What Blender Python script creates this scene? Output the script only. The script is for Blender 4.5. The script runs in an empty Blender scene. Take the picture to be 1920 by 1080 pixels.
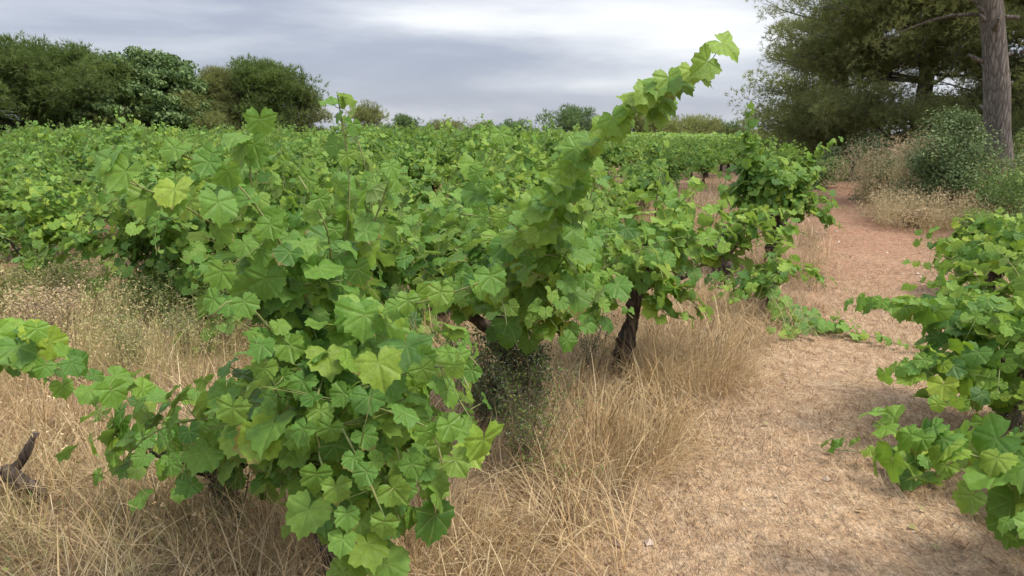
import bpy, math, random
import numpy as np
from mathutils import Vector, Matrix, Quaternion

# ------------------------------------------------------------------ camera, sky, sun, exposure
S = bpy.context.scene
COL = S.collection
CAM_H = 1.60; PITCH = math.radians(11.7); FPX = 1397.0
cam = bpy.data.cameras.new('camera'); camo = bpy.data.objects.new('camera', cam); COL.objects.link(camo)
camo.location = (0, 0, CAM_H); camo.rotation_euler = (math.radians(90) - PITCH, 0, 0)
cam.sensor_width = 36; cam.lens = 36 * FPX / 1920; cam.clip_start = 0.05; cam.clip_end = 2000
S.camera = camo
SUN_EL, SUN_AZ = math.radians(58), math.radians(112)        # azimuth from +Y towards +X
W = bpy.data.worlds.new('World'); S.world = W; W.use_nodes = True
S.view_settings.view_transform = 'Standard'; S.view_settings.look = 'None'
S.view_settings.exposure = 1.58; S.view_settings.gamma = 1; S.view_settings.use_curve_mapping = False
S.cycles.use_denoising = True
S.cycles.max_bounces = 6; S.cycles.diffuse_bounces = 4; S.cycles.glossy_bounces = 2; S.cycles.transmission_bounces = 4
S.cycles.transparent_max_bounces = 4; S.cycles.sample_clamp_indirect = 4


class NT:
    """tiny node-tree helper"""
    def __init__(s, tree): s.t = tree; tree.nodes.clear()
    def n(s, kind, **kw):
        nd = s.t.nodes.new(kind)
        for k, v in kw.items():
            if k.startswith('i_'):
                key = k[2:]; key = int(key) if key.isdigit() else key.replace('_', ' ')
                sock = nd.inputs[key]
                if isinstance(v, bpy.types.NodeSocket): s.t.links.new(v, sock)
                else: sock.default_value = v
            else: setattr(nd, k, v)
        return nd
    def math(s, op, a, b=None, c=None, clamp=False):
        nd = s.t.nodes.new('ShaderNodeMath'); nd.operation = op; nd.use_clamp = clamp
        for i, v in enumerate((a, b, c)):
            if v is None: continue
            if isinstance(v, bpy.types.NodeSocket): s.t.links.new(v, nd.inputs[i])
            else: nd.inputs[i].default_value = v
        return nd.outputs[0]
    def mix(s, f, a, b, blend='MIX'):
        nd = s.t.nodes.new('ShaderNodeMix'); nd.data_type = 'RGBA'; nd.blend_type = blend
        for i, v in ((0, f), (6, a), (7, b)):
            if isinstance(v, bpy.types.NodeSocket): s.t.links.new(v, nd.inputs[i])
            else: nd.inputs[i].default_value = v if i == 0 else (tuple(v) + (1,) if len(v) == 3 else v)
        return nd.outputs[2]
    def ramp(s, fac, stops, interp='LINEAR'):
        nd = s.t.nodes.new('ShaderNodeValToRGB'); cr = nd.color_ramp; cr.interpolation = interp
        while len(cr.elements) < len(stops): cr.elements.new(0.5)
        for e, (p, c) in zip(cr.elements, stops):
            e.position = p; e.color = tuple(c) + (1,) if hasattr(c, '__len__') else (c, c, c, 1)
        s.t.links.new(fac, nd.inputs[0]); return nd.outputs[0]
    def noise(s, vec, scale, detail=3, rough=0.55, dist=0.0):
        return s.n('ShaderNodeTexNoise', i_Vector=vec, i_Scale=scale, i_Detail=detail, i_Roughness=rough, i_Distortion=dist).outputs[0]
    def link(s, a, b): s.t.links.new(a, b)


def sky():
    t = NT(W.node_tree)
    nis = t.n('ShaderNodeTexSky', sky_type='NISHITA', sun_disc=False, sun_elevation=SUN_EL, sun_rotation=SUN_AZ)
    tc = t.n('ShaderNodeTexCoord'); d = tc.outputs['Generated']
    sep = t.n('ShaderNodeSeparateXYZ', i_0=d); z = sep.outputs[2]
    mp = t.n('ShaderNodeMapping', i_Vector=d, i_Location=(3.1, 1.4, 0.35), i_Scale=(1.5, 1.5, 11.0))
    lo = t.noise(mp.outputs[0], 1.0, 5, 0.52, 0.5)
    mp2 = t.n('ShaderNodeMapping', i_Vector=d, i_Location=(0.2, 0.0, 0.1), i_Scale=(5.0, 5.0, 24.0))
    hi = t.noise(mp2.outputs[0], 1.0, 6, 0.6, 0.2)
    v = t.math('ADD', t.math('MULTIPLY', lo, 0.78), t.math('MULTIPLY', hi, 0.22))
    # thinner, brighter cloud around two directions seen near the top of the view, and along the skyline
    def lobe(px, py, wx, wz, amt):
        u, w_ = (px - 960) / FPX, (540 - py) / FPX
        dr = Vector((u, math.cos(PITCH) + w_ * math.sin(PITCH), -math.sin(PITCH) + w_ * math.cos(PITCH))).normalized()
        sub = t.n('ShaderNodeVectorMath', operation='SUBTRACT', i_0=d, i_1=dr)
        sc = t.n('ShaderNodeVectorMath', operation='MULTIPLY', i_0=sub.outputs[0], i_1=(1 / wx, 1 / wx, 1 / wz))
        ln = t.n('ShaderNodeVectorMath', operation='LENGTH', i_0=sc.outputs[0]).outputs['Value']
        g = t.math('EXPONENT', t.math('MULTIPLY', t.math('MULTIPLY', ln, ln), -1.0))
        return t.math('MULTIPLY', g, amt)
    for a in ((850, 48, .17, .017, .17), (1310, 60, .15, .034, .21), (1120, 160, .14, .012, .12), (1060, 10, .4, .02, .12),
              (700, 222, .16, .014, .14), (560, 160, .5, .05, -.08), (1010, 110, .22, .014, -.05), (1230, 205, .3, .022, -.06), (150, 30, .3, .03, .03)):
        v = t.math('ADD', v, lobe(*a))
    cloud = t.ramp(v, [(0.30, (.118, .130, .165)), (0.44, (.146, .157, .190)), (0.55, (.200, .209, .236)), (0.70, (.310, .314, .326)), (0.9, (.40, .40, .405))])
    # a closed cloud deck is brighter overhead than at the skyline
    up = t.ramp(t.math('MAXIMUM', z, 0.0), [(0.0, 1.0), (0.18, 1.0), (0.5, 2.1), (1.0, 2.7)])
    cl = t.n('ShaderNodeVectorMath', operation='MULTIPLY', i_0=cloud, i_1=up).outputs[0]
    cl10 = t.n('ShaderNodeVectorMath', operation='SCALE', i_0=cl); cl10.inputs['Scale'].default_value = 10.0
    col = t.mix(0.93, nis.outputs[0], cl10.outputs[0])
    bg = t.n('ShaderNodeBackground', i_Color=col, i_Strength=0.10)
    out = t.n('ShaderNodeOutputWorld'); t.link(bg.outputs[0], out.inputs[0])
sky()
sl = bpy.data.lights.new('sun', 'SUN'); sl.energy = 1.5; sl.angle = math.radians(16); sl.color = (1, .93, .80)
so = bpy.data.objects.new('sun', sl); COL.objects.link(so)
sd = Vector((math.sin(SUN_AZ) * math.cos(SUN_EL), math.cos(SUN_AZ) * math.cos(SUN_EL), math.sin(SUN_EL)))
so.rotation_euler = (-sd).to_track_quat('-Z', 'Y').to_euler(); so.location = sd * 50

# ------------------------------------------------------------------ small library
RNG = np.random.default_rng(11)
def smooth(a, b, x):
    t = np.clip((np.asarray(x, float) - a) / (b - a), 0, 1); return t * t * (3 - 2 * t)
_ph = np.random.default_rng(5).uniform(0, 6.28, (40, 2)); _dr = np.random.default_rng(6).uniform(0, 6.28, 40)
def wav(x, y, f, i0=0, n=6):
    """cheap smooth noise from summed sines, about -1..1"""
    r = 0
    for i in range(n):
        a = _dr[(i + i0) % 40]; k = f * (0.7 + 0.35 * i)
        r = r + np.sin(k * (x * math.cos(a) + y * math.sin(a)) + _ph[(i + i0) % 40, 0])
    return r / n * 1.6

PY = np.array([-30, -2, 2.5, 4.9, 7.3, 11, 16, 22, 27, 40.])
PL = np.array([-14., -1.9, .16, 1.55, 2.98, 4.65, 6.8, 9.05, 11.2, 17])
PR = np.array([-12., 0.2, 2.1, 2.80, 4.15, 6.1, 8.3, 10.75, 12.9, 19])
def path_edges(y): return np.interp(y, PY, PL), np.interp(y, PY, PR)
def path_sd(x, y):
    """signed distance-like: <0 inside the path"""
    l, r = path_edges(y); return np.maximum(l - x, x - r) * 0.9
def H(x, y):
    x = np.asarray(x, float); y = np.asarray(y, float)
    sd_ = path_sd(x, y); _, r = path_edges(y)
    h = 0.42 * smooth(6, 20, y) - 0.9 * smooth(26, 60, y) * smooth(-6, 10, x - 0.3 * y)
    h = h + 0.03 * wav(x, y, 0.8, 3)
    h = h + 0.75 * smooth(0.8, 4.5, x - r) * smooth(5, 12, y) + 0.3 * smooth(4, 12, x - r) * smooth(5, 12, y)
    h = h + 0.05 * smooth(0.0, 0.7, sd_)                      # the trodden way lies a little lower
    h = h + (0.012 * wav(x, y, 7, 1) + 0.006 * wav(x, y, 17, 7)) * (1 - smooth(20, 40, np.hypot(x, y)))
    return h
def P(px, py, d):
    """point seen at (px, py) of the 1920x1080 view at forward distance d metres"""
    u, v = (px - 960) / FPX, (540 - py) / FPX
    dy = math.cos(PITCH) + v * math.sin(PITCH); dz = -math.sin(PITCH) + v * math.cos(PITCH)
    k = d / dy; return np.array([u * k, d, CAM_H + dz * k])
def G(px, py):
    """ground point seen at (px, py)"""
    lo = 0.5
    for d in np.geomspace(1.0, 120, 900):
        q = P(px, py, d)
        if q[2] <= float(H(q[0], q[1])): lo = d; break
        lo = d
    q = P(px, py, lo); q[2] = float(H(q[0], q[1])); return q
def norm(a):
    a = np.asarray(a, float); return a / (np.linalg.norm(a, axis=-1, keepdims=True) + 1e-9)


class MB:
    """collects triangles and becomes ONE mesh"""
    def __init__(s): s.V = []; s.F = []; s.R = []; s.U = []; s.M = []; s.n = 0
    def add(s, V, F, rnd=0.5, uv=None, mi=0):
        V = np.asarray(V, float).reshape(-1, 3); F = np.asarray(F, int).reshape(-1, 3)
        s.V.append(V); s.F.append(F + s.n); s.n += len(V)
        s.R.append(np.broadcast_to(np.asarray(rnd, float), (len(V),)).copy())
        s.U.append(np.zeros((len(V), 2)) if uv is None else np.asarray(uv, float))
        s.M.append(np.full(len(F), mi)); return s
    def tube(s, pts, rad, sides=6, rough=0.0, rng=None, rnd=0.5, mi=0):
        pts = np.asarray(pts, float); n = len(pts); rad = np.broadcast_to(np.asarray(rad, float), (n,))
        T = norm(np.gradient(pts, axis=0))
        up = np.array([0.31, 0.17, 0.93]); A = norm(np.cross(T, up)); B = np.cross(T, A)
        th = np.arange(sides) * 2 * math.pi / sides
        ring = (np.cos(th)[None, :, None] * A[:, None] + np.sin(th)[None, :, None] * B[:, None])
        rr = np.repeat(rad[:, None], sides, 1)
        if rough and rng is not None:
            rr = rr * (1 + rough * rng.normal(0, 1, (n, sides)))
        V = pts[:, None] + ring * rr[..., None]
        i = np.arange(n - 1)[:, None] * sides; j = np.arange(sides)[None]; j2 = (j + 1) % sides
        a, b, c, d = i + j, i + j2, i + sides + j2, i + sides + j
        F = np.concatenate([np.stack([a, b, c], -1).reshape(-1, 3), np.stack([a, c, d], -1).reshape(-1, 3)])
        V = V.reshape(-1, 3); k = len(V)
        V = np.vstack([V, pts[:1], pts[-1:] + T[-1:] * rad[-1] * .5])
        e = np.arange(sides); e2 = (e + 1) % sides
        F = np.vstack([F, np.stack([e2, e, np.full(sides, k)], -1), np.stack([e + (n - 1) * sides, e2 + (n - 1) * sides, np.full(sides, k + 1)], -1)])
        return s.add(V, F, rnd, mi=mi)
    def mesh(s, name, mats, smooth_=True):
        V = np.concatenate(s.V); F = np.concatenate(s.F); R = np.concatenate(s.R); U = np.concatenate(s.U); M = np.concatenate(s.M)
        m = bpy.data.meshes.new(name)
        m.vertices.add(len(V)); m.vertices.foreach_set('co', V.astype('f4').ravel())
        m.loops.add(len(F) * 3); m.loops.foreach_set('vertex_index', F.astype('i4').ravel())
        m.polygons.add(len(F)); m.polygons.foreach_set('loop_start', (np.arange(len(F)) * 3).astype('i4'))
        m.polygons.foreach_set('material_index', M.astype('i4'))
        m.polygons.foreach_set('use_smooth', np.full(len(F), smooth_))
        uvl = m.uv_layers.new(name='UVMap'); uvl.data.foreach_set('uv', U[F.ravel()].astype('f4').ravel())
        at = m.attributes.new('rnd', 'FLOAT', 'POINT'); at.data.foreach_set('value', R.astype('f4'))
        for mt in (mats if isinstance(mats, (list, tuple)) else [mats]): m.materials.append(mt)
        m.update(calc_edges=True); return m

def ob(name, mesh, parent=None, **props):
    o = bpy.data.objects.new(name, mesh); COL.objects.link(o)
    if parent is not None: o.parent = parent
    for k, v in props.items(): o[k] = v
    return o
def thing(name, label, cat, loc=(0, 0, 0), group=None):
    o = bpy.data.objects.new(name, None); COL.objects.link(o); o.location = loc; o.empty_display_size = .2
    o['label'] = label; o['category'] = cat
    if group: o['group'] = group
    return o

# ------------------------------------------------------------------ materials
def new_mat(name):
    m = bpy.data.materials.new(name); m.use_nodes = True; return m, NT(m.node_tree)
def finish(t, shader): o = t.n('ShaderNodeOutputMaterial'); t.link(shader, o.inputs[0])

def leaf_mat(name, ramp, under, trans_col, trans=0.33, rough=0.5, veins=True):
    m, t = new_mat(name)
    oi = t.n('ShaderNodeObjectInfo').outputs['Random']; at = t.n('ShaderNodeAttribute', attribute_name='rnd').outputs['Fac']
    r = t.math('FRACT', t.math('ADD', oi, at))
    col = t.ramp(r, ramp)
    oi2 = t.math('FRACT', t.math('MULTIPLY', oi, 7.31))
    if name in ('vine_leaf', 'young_leaf'): col = t.mix(1.0, col, t.ramp(oi2, [(0, (.66, .74, .72)), (.5, (1, 1, 1)), (1, (1.26, 1.12, .95))]), 'MULTIPLY')
    uv = t.n('ShaderNodeUVMap').outputs[0]
    if veins:
        sp = t.n('ShaderNodeSeparateXYZ', i_0=uv); x, y = sp.outputs[0], sp.outputs[1]
        best = None
        for a in (0, .90, -.90, 1.80, -1.80):
            along = t.math('ADD', t.math('MULTIPLY', x, math.sin(a)), t.math('MULTIPLY', y, math.cos(a)))
            perp = t.math('ABSOLUTE', t.math('SUBTRACT', t.math('MULTIPLY', x, math.cos(a)), t.math('MULTIPLY', y, math.sin(a))))
            perp = t.math('ADD', perp, t.math('MULTIPLY', t.math('LESS_THAN', along, 0.0), 1.0))
            # branch veins: ripples that leave the main vein at a slant
            best = perp if best is None else t.math('MINIMUM', best, perp)
        vein = t.ramp(best, [(0.0, 1.0), (0.016, .75), (0.035, 0.0)])
        col = t.mix(t.math('MULTIPLY', vein, .4), col, (.26, .36, .10))
        mott = t.noise(uv, 3.5, 4, .6)
        col = t.mix(1.0, col, t.ramp(mott, [(0.3, .78), (0.7, 1.2)]), 'MULTIPLY')
        # a few leaves carry brown blotches and scorched rims
        rad = t.n('ShaderNodeVectorMath', operation='LENGTH', i_0=uv).outputs['Value']
        off = t.n('ShaderNodeVectorMath', operation='ADD', i_0=uv); t.link(t.math('MULTIPLY', r, 40), off.inputs[1])
        sp = t.noise(off.outputs[0], 5, 4, .6)
        blot = t.math('GREATER_THAN', t.math('ADD', sp, t.math('MULTIPLY', rad, .12)), .76)
        rim = t.math('MULTIPLY', t.math('GREATER_THAN', t.math('ADD', rad, t.math('MULTIPLY', sp, .5)), 1.08), t.math('GREATER_THAN', t.math('FRACT', t.math('MULTIPLY', r, 13.7)), .84))
        col = t.mix(t.math('MULTIPLY', t.math('MAXIMUM', blot, rim), .75), col, (.20, .13, .05))
        hgt = t.math('ADD', t.math('MULTIPLY', t.math('MINIMUM', best, .12), 2.2), t.math('MULTIPLY', t.noise(uv, 9, 3), .18))
        bump = t.n('ShaderNodeBump', i_Height=hgt, i_Strength=.55, i_Distance=.02).outputs[0]
    geo = t.n('ShaderNodeNewGeometry')
    col = t.mix(geo.outputs['Backfacing'], col, t.mix(.55, col, under))
    kw = dict(i_Base_Color=col, i_Roughness=rough)
    b = t.n('ShaderNodeBsdfPrincipled', **kw); b.inputs['Specular IOR Level'].default_value = .30
    if veins: t.link(bump, b.inputs['Normal'])
    tr = t.n('ShaderNodeBsdfTranslucent', i_Color=t.mix(.5, col, trans_col))
    mx = t.n('ShaderNodeMixShader', i_0=trans, i_1=b.outputs[0], i_2=tr.outputs[0])
    finish(t, mx.outputs[0]); return m

M = {}
M['leaf'] = leaf_mat('vine_leaf', [(0, (.055, .140, .024)), (.3, (.105, .230, .036)), (.6, (.165, .300, .046)), (.88, (.215, .340, .046)), (1, (.270, .360, .042))],
                     (.22, .30, .13), (.36, .58, .03), .33)
M['young'] = leaf_mat('young_leaf', [(0, (.13, .27, .05)), (.5, (.18, .33, .055)), (1, (.24, .36, .06))], (.27, .36, .18), (.40, .60, .06), .38)
M['dryleaf'] = leaf_mat('withered_leaf', [(0, (.30, .20, .11)), (1, (.42, .30, .18))], (.40, .32, .22), (.5, .35, .15), .25, .7)
M['herb'] = leaf_mat('herb_leaf', [(0, (.09, .16, .04)), (.5, (.17, .25, .06)), (1, (.29, .35, .09))], (.16, .22, .12), (.25, .40, .06), .3, .6, veins=False)
M['shrub'] = leaf_mat('shrub_leaf', [(0, (.085, .13, .045)), (.5, (.155, .215, .08)), (1, (.26, .32, .14))], (.14, .18, .11), (.2, .3, .06), .25, .6, veins=False)
M['needle'] = leaf_mat('pine_needle', [(0, (.145, .155, .075)), (.5, (.23, .25, .095)), (1, (.36, .40, .12))], (.14, .16, .07), (.36, .40, .10), .42, .65, veins=False)
M['needle2'] = leaf_mat('stone_pine_needle', [(0, (.070, .100, .028)), (.5, (.105, .155, .036)), (1, (.17, .24, .055))], (.12, .15, .05), (.20, .32, .05), .32, .65, veins=False)
M['needle3'] = leaf_mat('broadleaf_foliage', [(0, (.075, .13, .045)), (.5, (.12, .19, .065)), (1, (.18, .26, .09))], (.10, .16, .07), (.16, .26, .05), .25, .6, veins=False)
M['straw'] = leaf_mat('straw', [(0, (.13, .075, .04)), (.2, (.28, .165, .08)), (.5, (.50, .34, .17)), (.8, (.66, .49, .26)), (1, (.78, .65, .42))], (.5, .4, .25), (.6, .45, .2), .22, .7, veins=False)
M['straw2'] = leaf_mat('greenish_straw', [(0, (.16, .15, .05)), (.5, (.32, .30, .11)), (1, (.60, .50, .25))], (.4, .36, .2), (.5, .45, .15), .25, .7, veins=False)
M['litter'] = leaf_mat('litter', [(0, (.16, .10, .07)), (.3, (.30, .19, .12)), (.6, (.46, .33, .21)), (1, (.62, .47, .32))], (.5, .4, .25), (.4, .3, .15), .08, .8, veins=False)
M['weeddark'] = leaf_mat('dark_weed_leaf', [(0, (.045, .075, .028)), (.6, (.075, .115, .04)), (1, (.30, .32, .20))], (.12, .16, .09), (.2, .3, .06), .25, .6, veins=False)
M['golden'] = leaf_mat('golden_seed_heads', [(0, (.38, .29, .16)), (.5, (.60, .49, .29)), (1, (.80, .70, .46))], (.5, .42, .25), (.6, .5, .25), .25, .7, veins=False)
M['flower'] = leaf_mat('small_flower', [(0, (.62, .60, .50)), (1, (.80, .79, .72))], (.7, .7, .6), (.7, .7, .5), .3, .6, veins=False)

def bark_mat(name, c0, c1, c2, scale, stretch, bumpd):
    m, t = new_mat(name); tc = t.n('ShaderNodeTexCoord').outputs['Object']
    mp = t.n('ShaderNodeMapping', i_Vector=tc, i_Scale=(1, 1, stretch)).outputs[0]
    n = t.noise(mp, scale, 6, .65, 1.0); vo = t.n('ShaderNodeTexVoronoi', feature='DISTANCE_TO_EDGE', i_Vector=mp, i_Scale=scale * .8).outputs[0]
    f = t.math('MULTIPLY', n, t.ramp(vo, [(0, .45), (.18, 1.0)]))
    col = t.ramp(f, [(.12, c0), (.42, c1), (.68, c2)])
    bp = t.n('ShaderNodeBump', i_Height=f, i_Strength=1.0, i_Distance=bumpd).outputs[0]
    b = t.n('ShaderNodeBsdfPrincipled', i_Base_Color=col, i_Roughness=.9, i_Normal=bp); finish(t, b.outputs[0]); return m
M['vinebark'] = bark_mat('vine_bark', (.018, .013, .010), (.060, .042, .032), (.17, .13, .10), 22, .25, .02)
M['pinebark'] = bark_mat('pine_bark', (.05, .043, .037), (.14, .122, .106), (.26, .235, .21), 24, .16, .03)
M['cane'] = bark_mat('green_cane', (.10, .14, .04), (.18, .22, .07), (.26, .24, .10), 30, .2, .001)
M['twig'] = bark_mat('dry_twig', (.10, .07, .05), (.20, .145, .10), (.34, .26, .19), 30, .3, .002)

def soil_mat(name, path):
    m, t = new_mat(name); g = t.n('ShaderNodeNewGeometry'); pos = g.outputs['Position']
    n1 = t.noise(pos, .9, 5, .6); n2 = t.noise(pos, 7, 6, .65, .6); n3 = t.noise(pos, 60, 5, .7)
    mps = t.n('ShaderNodeMapping', i_Vector=pos, i_Rotation=(0, 0, .45), i_Scale=(40, 11, 20)).outputs[0]
    n4 = t.noise(mps, 1.0, 4, .6, 1.5)
    mp5 = t.n('ShaderNodeMapping', i_Vector=pos, i_Rotation=(0, 0, -1.0), i_Scale=(46, 9, 20)).outputs[0]
    n5 = t.noise(mp5, 1.0, 4, .6, 1.5)
    sand = t.ramp(n2, [(.25, (.33, .205, .12)), (.5, (.53, .36, .215)), (.75, (.70, .515, .34))])
    red = t.ramp(n2, [(.25, (.30, .16, .10)), (.5, (.42, .23, .145)), (.75, (.52, .31, .20))])
    yy = t.n('ShaderNodeSeparateXYZ', i_0=pos).outputs[1]
    far = t.math('ADD', t.ramp(t.math('DIVIDE', yy, 20), [(.25, 0.0), (.5, 1.0)]), t.math('MULTIPLY', t.math('SUBTRACT', n1, .5), 1.2), clamp=True)
    col = t.mix(far, sand, red)
    # straw worn into the surface: short pale and dark dashes
    straw = t.ramp(t.math('MAXIMUM', n4, n5), [(.54, 0.0), (.64, 1.0)])
    col = t.mix(t.math('MULTIPLY', straw, .40 if path else .6), col, (.68, .52, .36))
    dark = t.ramp(t.math('MINIMUM', n4, n5), [(.33, 1.0), (.44, 0.0)])
    col = t.mix(t.math('MULTIPLY', dark, .7), col, (.17, .10, .06))
    n6 = t.noise(pos, 22, 4, .6, .8)
    col = t.mix(1.0, col, t.ramp(n6, [(.32, .66), (.5, 1.0), (.7, 1.15)]), 'MULTIPLY')
    sp = t.ramp(n3, [(.30, .62), (.5, 1.0), (.72, 1.22)])
    col = t.mix(1.0, col, sp, 'MULTIPLY')
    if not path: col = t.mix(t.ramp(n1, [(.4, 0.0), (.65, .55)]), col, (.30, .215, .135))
    h = t.math('ADD', t.math('ADD', t.math('MULTIPLY', n3, .25), t.math('MULTIPLY', n2, .7)), t.math('ADD', t.math('MULTIPLY', straw, .12), t.math('MULTIPLY', n6, .45)))
    bp = t.n('ShaderNodeBump', i_Height=h, i_Strength=1.0, i_Distance=.06).outputs[0]
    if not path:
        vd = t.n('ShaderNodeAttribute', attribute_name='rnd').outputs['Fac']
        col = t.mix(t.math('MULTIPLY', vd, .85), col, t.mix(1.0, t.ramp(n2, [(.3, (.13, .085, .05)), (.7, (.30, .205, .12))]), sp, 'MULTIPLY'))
    b = t.n('ShaderNodeBsdfPrincipled', i_Base_Color=col, i_Roughness=.95, i_Normal=bp); b.inputs['Specular IOR Level'].default_value = .15
    finish(t, b.outputs[0]); return m
M['soil'] = soil_mat('sandy_soil', False); M['pathsoil'] = soil_mat('trodden_soil', True)
def stone_mat():
    m, t = new_mat('pebble'); at = t.n('ShaderNodeAttribute', attribute_name='rnd').outputs['Fac']
    col = t.ramp(at, [(0, (.20, .13, .09)), (.5, (.40, .29, .21)), (1, (.60, .50, .42))])
    b = t.n('ShaderNodeBsdfPrincipled', i_Base_Color=col, i_Roughness=.9); finish(t, b.outputs[0]); return m
M['pebble'] = stone_mat()

def cone(x, y, m=1.2): return (np.abs(x) < .74 * (y + m) + .3)
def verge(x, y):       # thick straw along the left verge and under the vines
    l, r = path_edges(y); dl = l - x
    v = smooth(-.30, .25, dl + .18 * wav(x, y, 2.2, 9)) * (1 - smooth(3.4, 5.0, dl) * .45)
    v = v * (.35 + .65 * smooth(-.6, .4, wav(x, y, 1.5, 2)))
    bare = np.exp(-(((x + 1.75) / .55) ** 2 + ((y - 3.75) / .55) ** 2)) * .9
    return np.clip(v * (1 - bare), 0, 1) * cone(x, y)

# ------------------------------------------------------------------ ground and path: one grid, cut in two along the path edge
def build_ground():
    th = np.radians(np.concatenate([np.arange(-180, -48, 6.), np.arange(-48, 48, .42), np.arange(48, 180.1, 6.)]))
    r = np.concatenate([[0.05], np.geomspace(.5, 60, 300), np.geomspace(64, 900, 26)])
    T, R_ = np.meshgrid(th, r, indexing='ij'); X = R_ * np.sin(T); Y = R_ * np.cos(T) - .6
    Z = H(X, Y) + 0 * X
    V = np.stack([X, Y, Z], -1).reshape(-1, 3); nt, nr = X.shape
    i = np.arange(nt - 1)[:, None] * nr; j = np.arange(nr - 1)[None]
    a, b, c, d = (i + j).ravel(), (i + j + 1).ravel(), (i + nr + j + 1).ravel(), (i + nr + j).ravel()
    Q = np.stack([a, b, c, d], -1)[:, ::-1]
    cen = V[Q].mean(1); sdv = path_sd(cen[:, 0], cen[:, 1]) + .10 * wav(cen[:, 0], cen[:, 1], 5, 11)
    inside = (sdv < 0) & (cen[:, 1] > -20) & (cen[:, 1] < 38)
    for nm, q, mt in (('ground', Q[~inside], M['soil']), ('dirt_path', Q[inside], M['pathsoil'])):
        used, inv = np.unique(q, return_inverse=True); inv = inv.reshape(q.shape)
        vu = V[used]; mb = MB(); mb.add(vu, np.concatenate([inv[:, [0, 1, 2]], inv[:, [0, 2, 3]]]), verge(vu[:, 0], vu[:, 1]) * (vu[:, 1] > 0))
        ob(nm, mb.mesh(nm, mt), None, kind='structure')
build_ground()

# ------------------------------------------------------------------ leaves
def vine_leaf(rng, lobing=1.0, inner=True, n_out=33):
    """toothed five-lobed leaf, petiole at the origin, tip along +Y, size about 1"""
    th = np.linspace(-math.pi * .96, math.pi * .96, n_out)
    key = np.radians([0, 26, 50, 76, 104, 132, 158, 173]); val = np.array([1.0, .84, .93, .76, .84, .70, .60, .26])
    val = val * (1 - (w_ := rng.uniform(0, .55))) + w_ * np.array([.95, .90, .90, .86, .84, .78, .68, .30])
    val = val * np.array([1, 1 - .10 * lobing * rng.uniform(.2, 1.2), 1, 1 - .12 * lobing * rng.uniform(.2, 1.2), 1, 1, 1, 1])
    rr = np.interp(np.abs(th), key, val) * (1 + rng.normal(0, .025, n_out))
    rr = rr * (1 + .055 * np.where(np.arange(n_out) % 2 == 0, 1, -1)) * (1 + .06 * np.sin(th + rng.uniform(0, 6)))
    O = np.stack([rr * np.sin(th), rr * np.cos(th)], -1)
    cup, fold, wv, ph, curl = rng.uniform(-.05, .28), rng.uniform(.0, .28), rng.uniform(.05, .14), rng.uniform(0, 6), rng.uniform(-.10, .34)
    tw = rng.uniform(-.35, .35)
    def z(p):
        r = np.hypot(p[:, 0], p[:, 1]); a = np.arctan2(p[:, 0], p[:, 1])
        return (-cup * r ** 2 + fold * np.abs(p[:, 0]) - curl * np.maximum(p[:, 1], 0) ** 2 + wv * r * np.sin(5 * a + ph) + tw * p[:, 0] * p[:, 1])
    if inner:
        ni = n_out // 3; I = O[1::3][:ni] * .55
        pts = np.vstack([[[0, 0]], I, O]); F = []
        for k in range(ni):
            o0 = 1 + ni + 3 * k
            F += [(1 + k, o0, o0 + 1), (1 + k, o0 + 1, o0 + 2)]
            if k < ni - 1: F += [(0, 1 + k, 2 + k), (1 + k, o0 + 2, o0 + 3), (1 + k, o0 + 3, 2 + k)]
        F += [(0, 1 + ni, 1), (0, ni, ni + n_out)]
    else:
        pts = np.vstack([[[0, 0]], O]); F = [(0, 1 + k, 2 + k) for k in range(n_out - 1)]
    F = np.array(F)[:, ::-1]
    return np.column_stack([pts, z(pts)]), F, pts
LR = np.random.default_rng(3)
LEAF_HI = [vine_leaf(LR, 1.0) for _ in range(10)]
LEAF_LO = [vine_leaf(LR, 1.0, False, 12) for _ in range(8)]
LEAF_XLO = [vine_leaf(LR, .8, False, 8) for _ in range(6)]
def leaf_meshes(mat):
    out = []
    for i, (V, F, U) in enumerate(LEAF_HI):
        mb = MB(); mb.add(V, F, 0.0, U); out.append(mb.mesh('leaf', mat))
    return out
LM = {'leaf': leaf_meshes(M['leaf']), 'young': leaf_meshes(M['young']), 'dryleaf': leaf_meshes(M['dryleaf'])}

def frames(axis, nrm):
    """rotation matrices with columns (x, axis, normal)"""
    nrm = norm(nrm); axis = axis - (axis * nrm).sum(-1, keepdims=True) * nrm; axis = norm(axis)
    return np.stack([np.cross(axis, nrm), axis, nrm], -1)
def add_leaves(mb, protos, pos, Rm, size, rnd, mi, rng):
    which = rng.integers(0, len(protos), len(pos))
    for k, (V, F, U) in enumerate(protos):
        s = which == k
        if not s.any(): continue
        R_ = Rm[s] * size[s][:, None, None]
        W_ = np.einsum('nij,vj->nvi', R_, V) + pos[s][:, None]
        n, nv = W_.shape[:2]
        for q in (0, 1):
            e = mi[s] == q
            if not e.any(): continue
            ne = e.sum(); FF = (F[None] + (np.arange(ne) * nv)[:, None, None]).reshape(-1, 3)
            mb.add(W_[e].reshape(-1, 3), FF, np.repeat(rnd[s][e], nv), np.tile(U, (ne, 1)), q)

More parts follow.
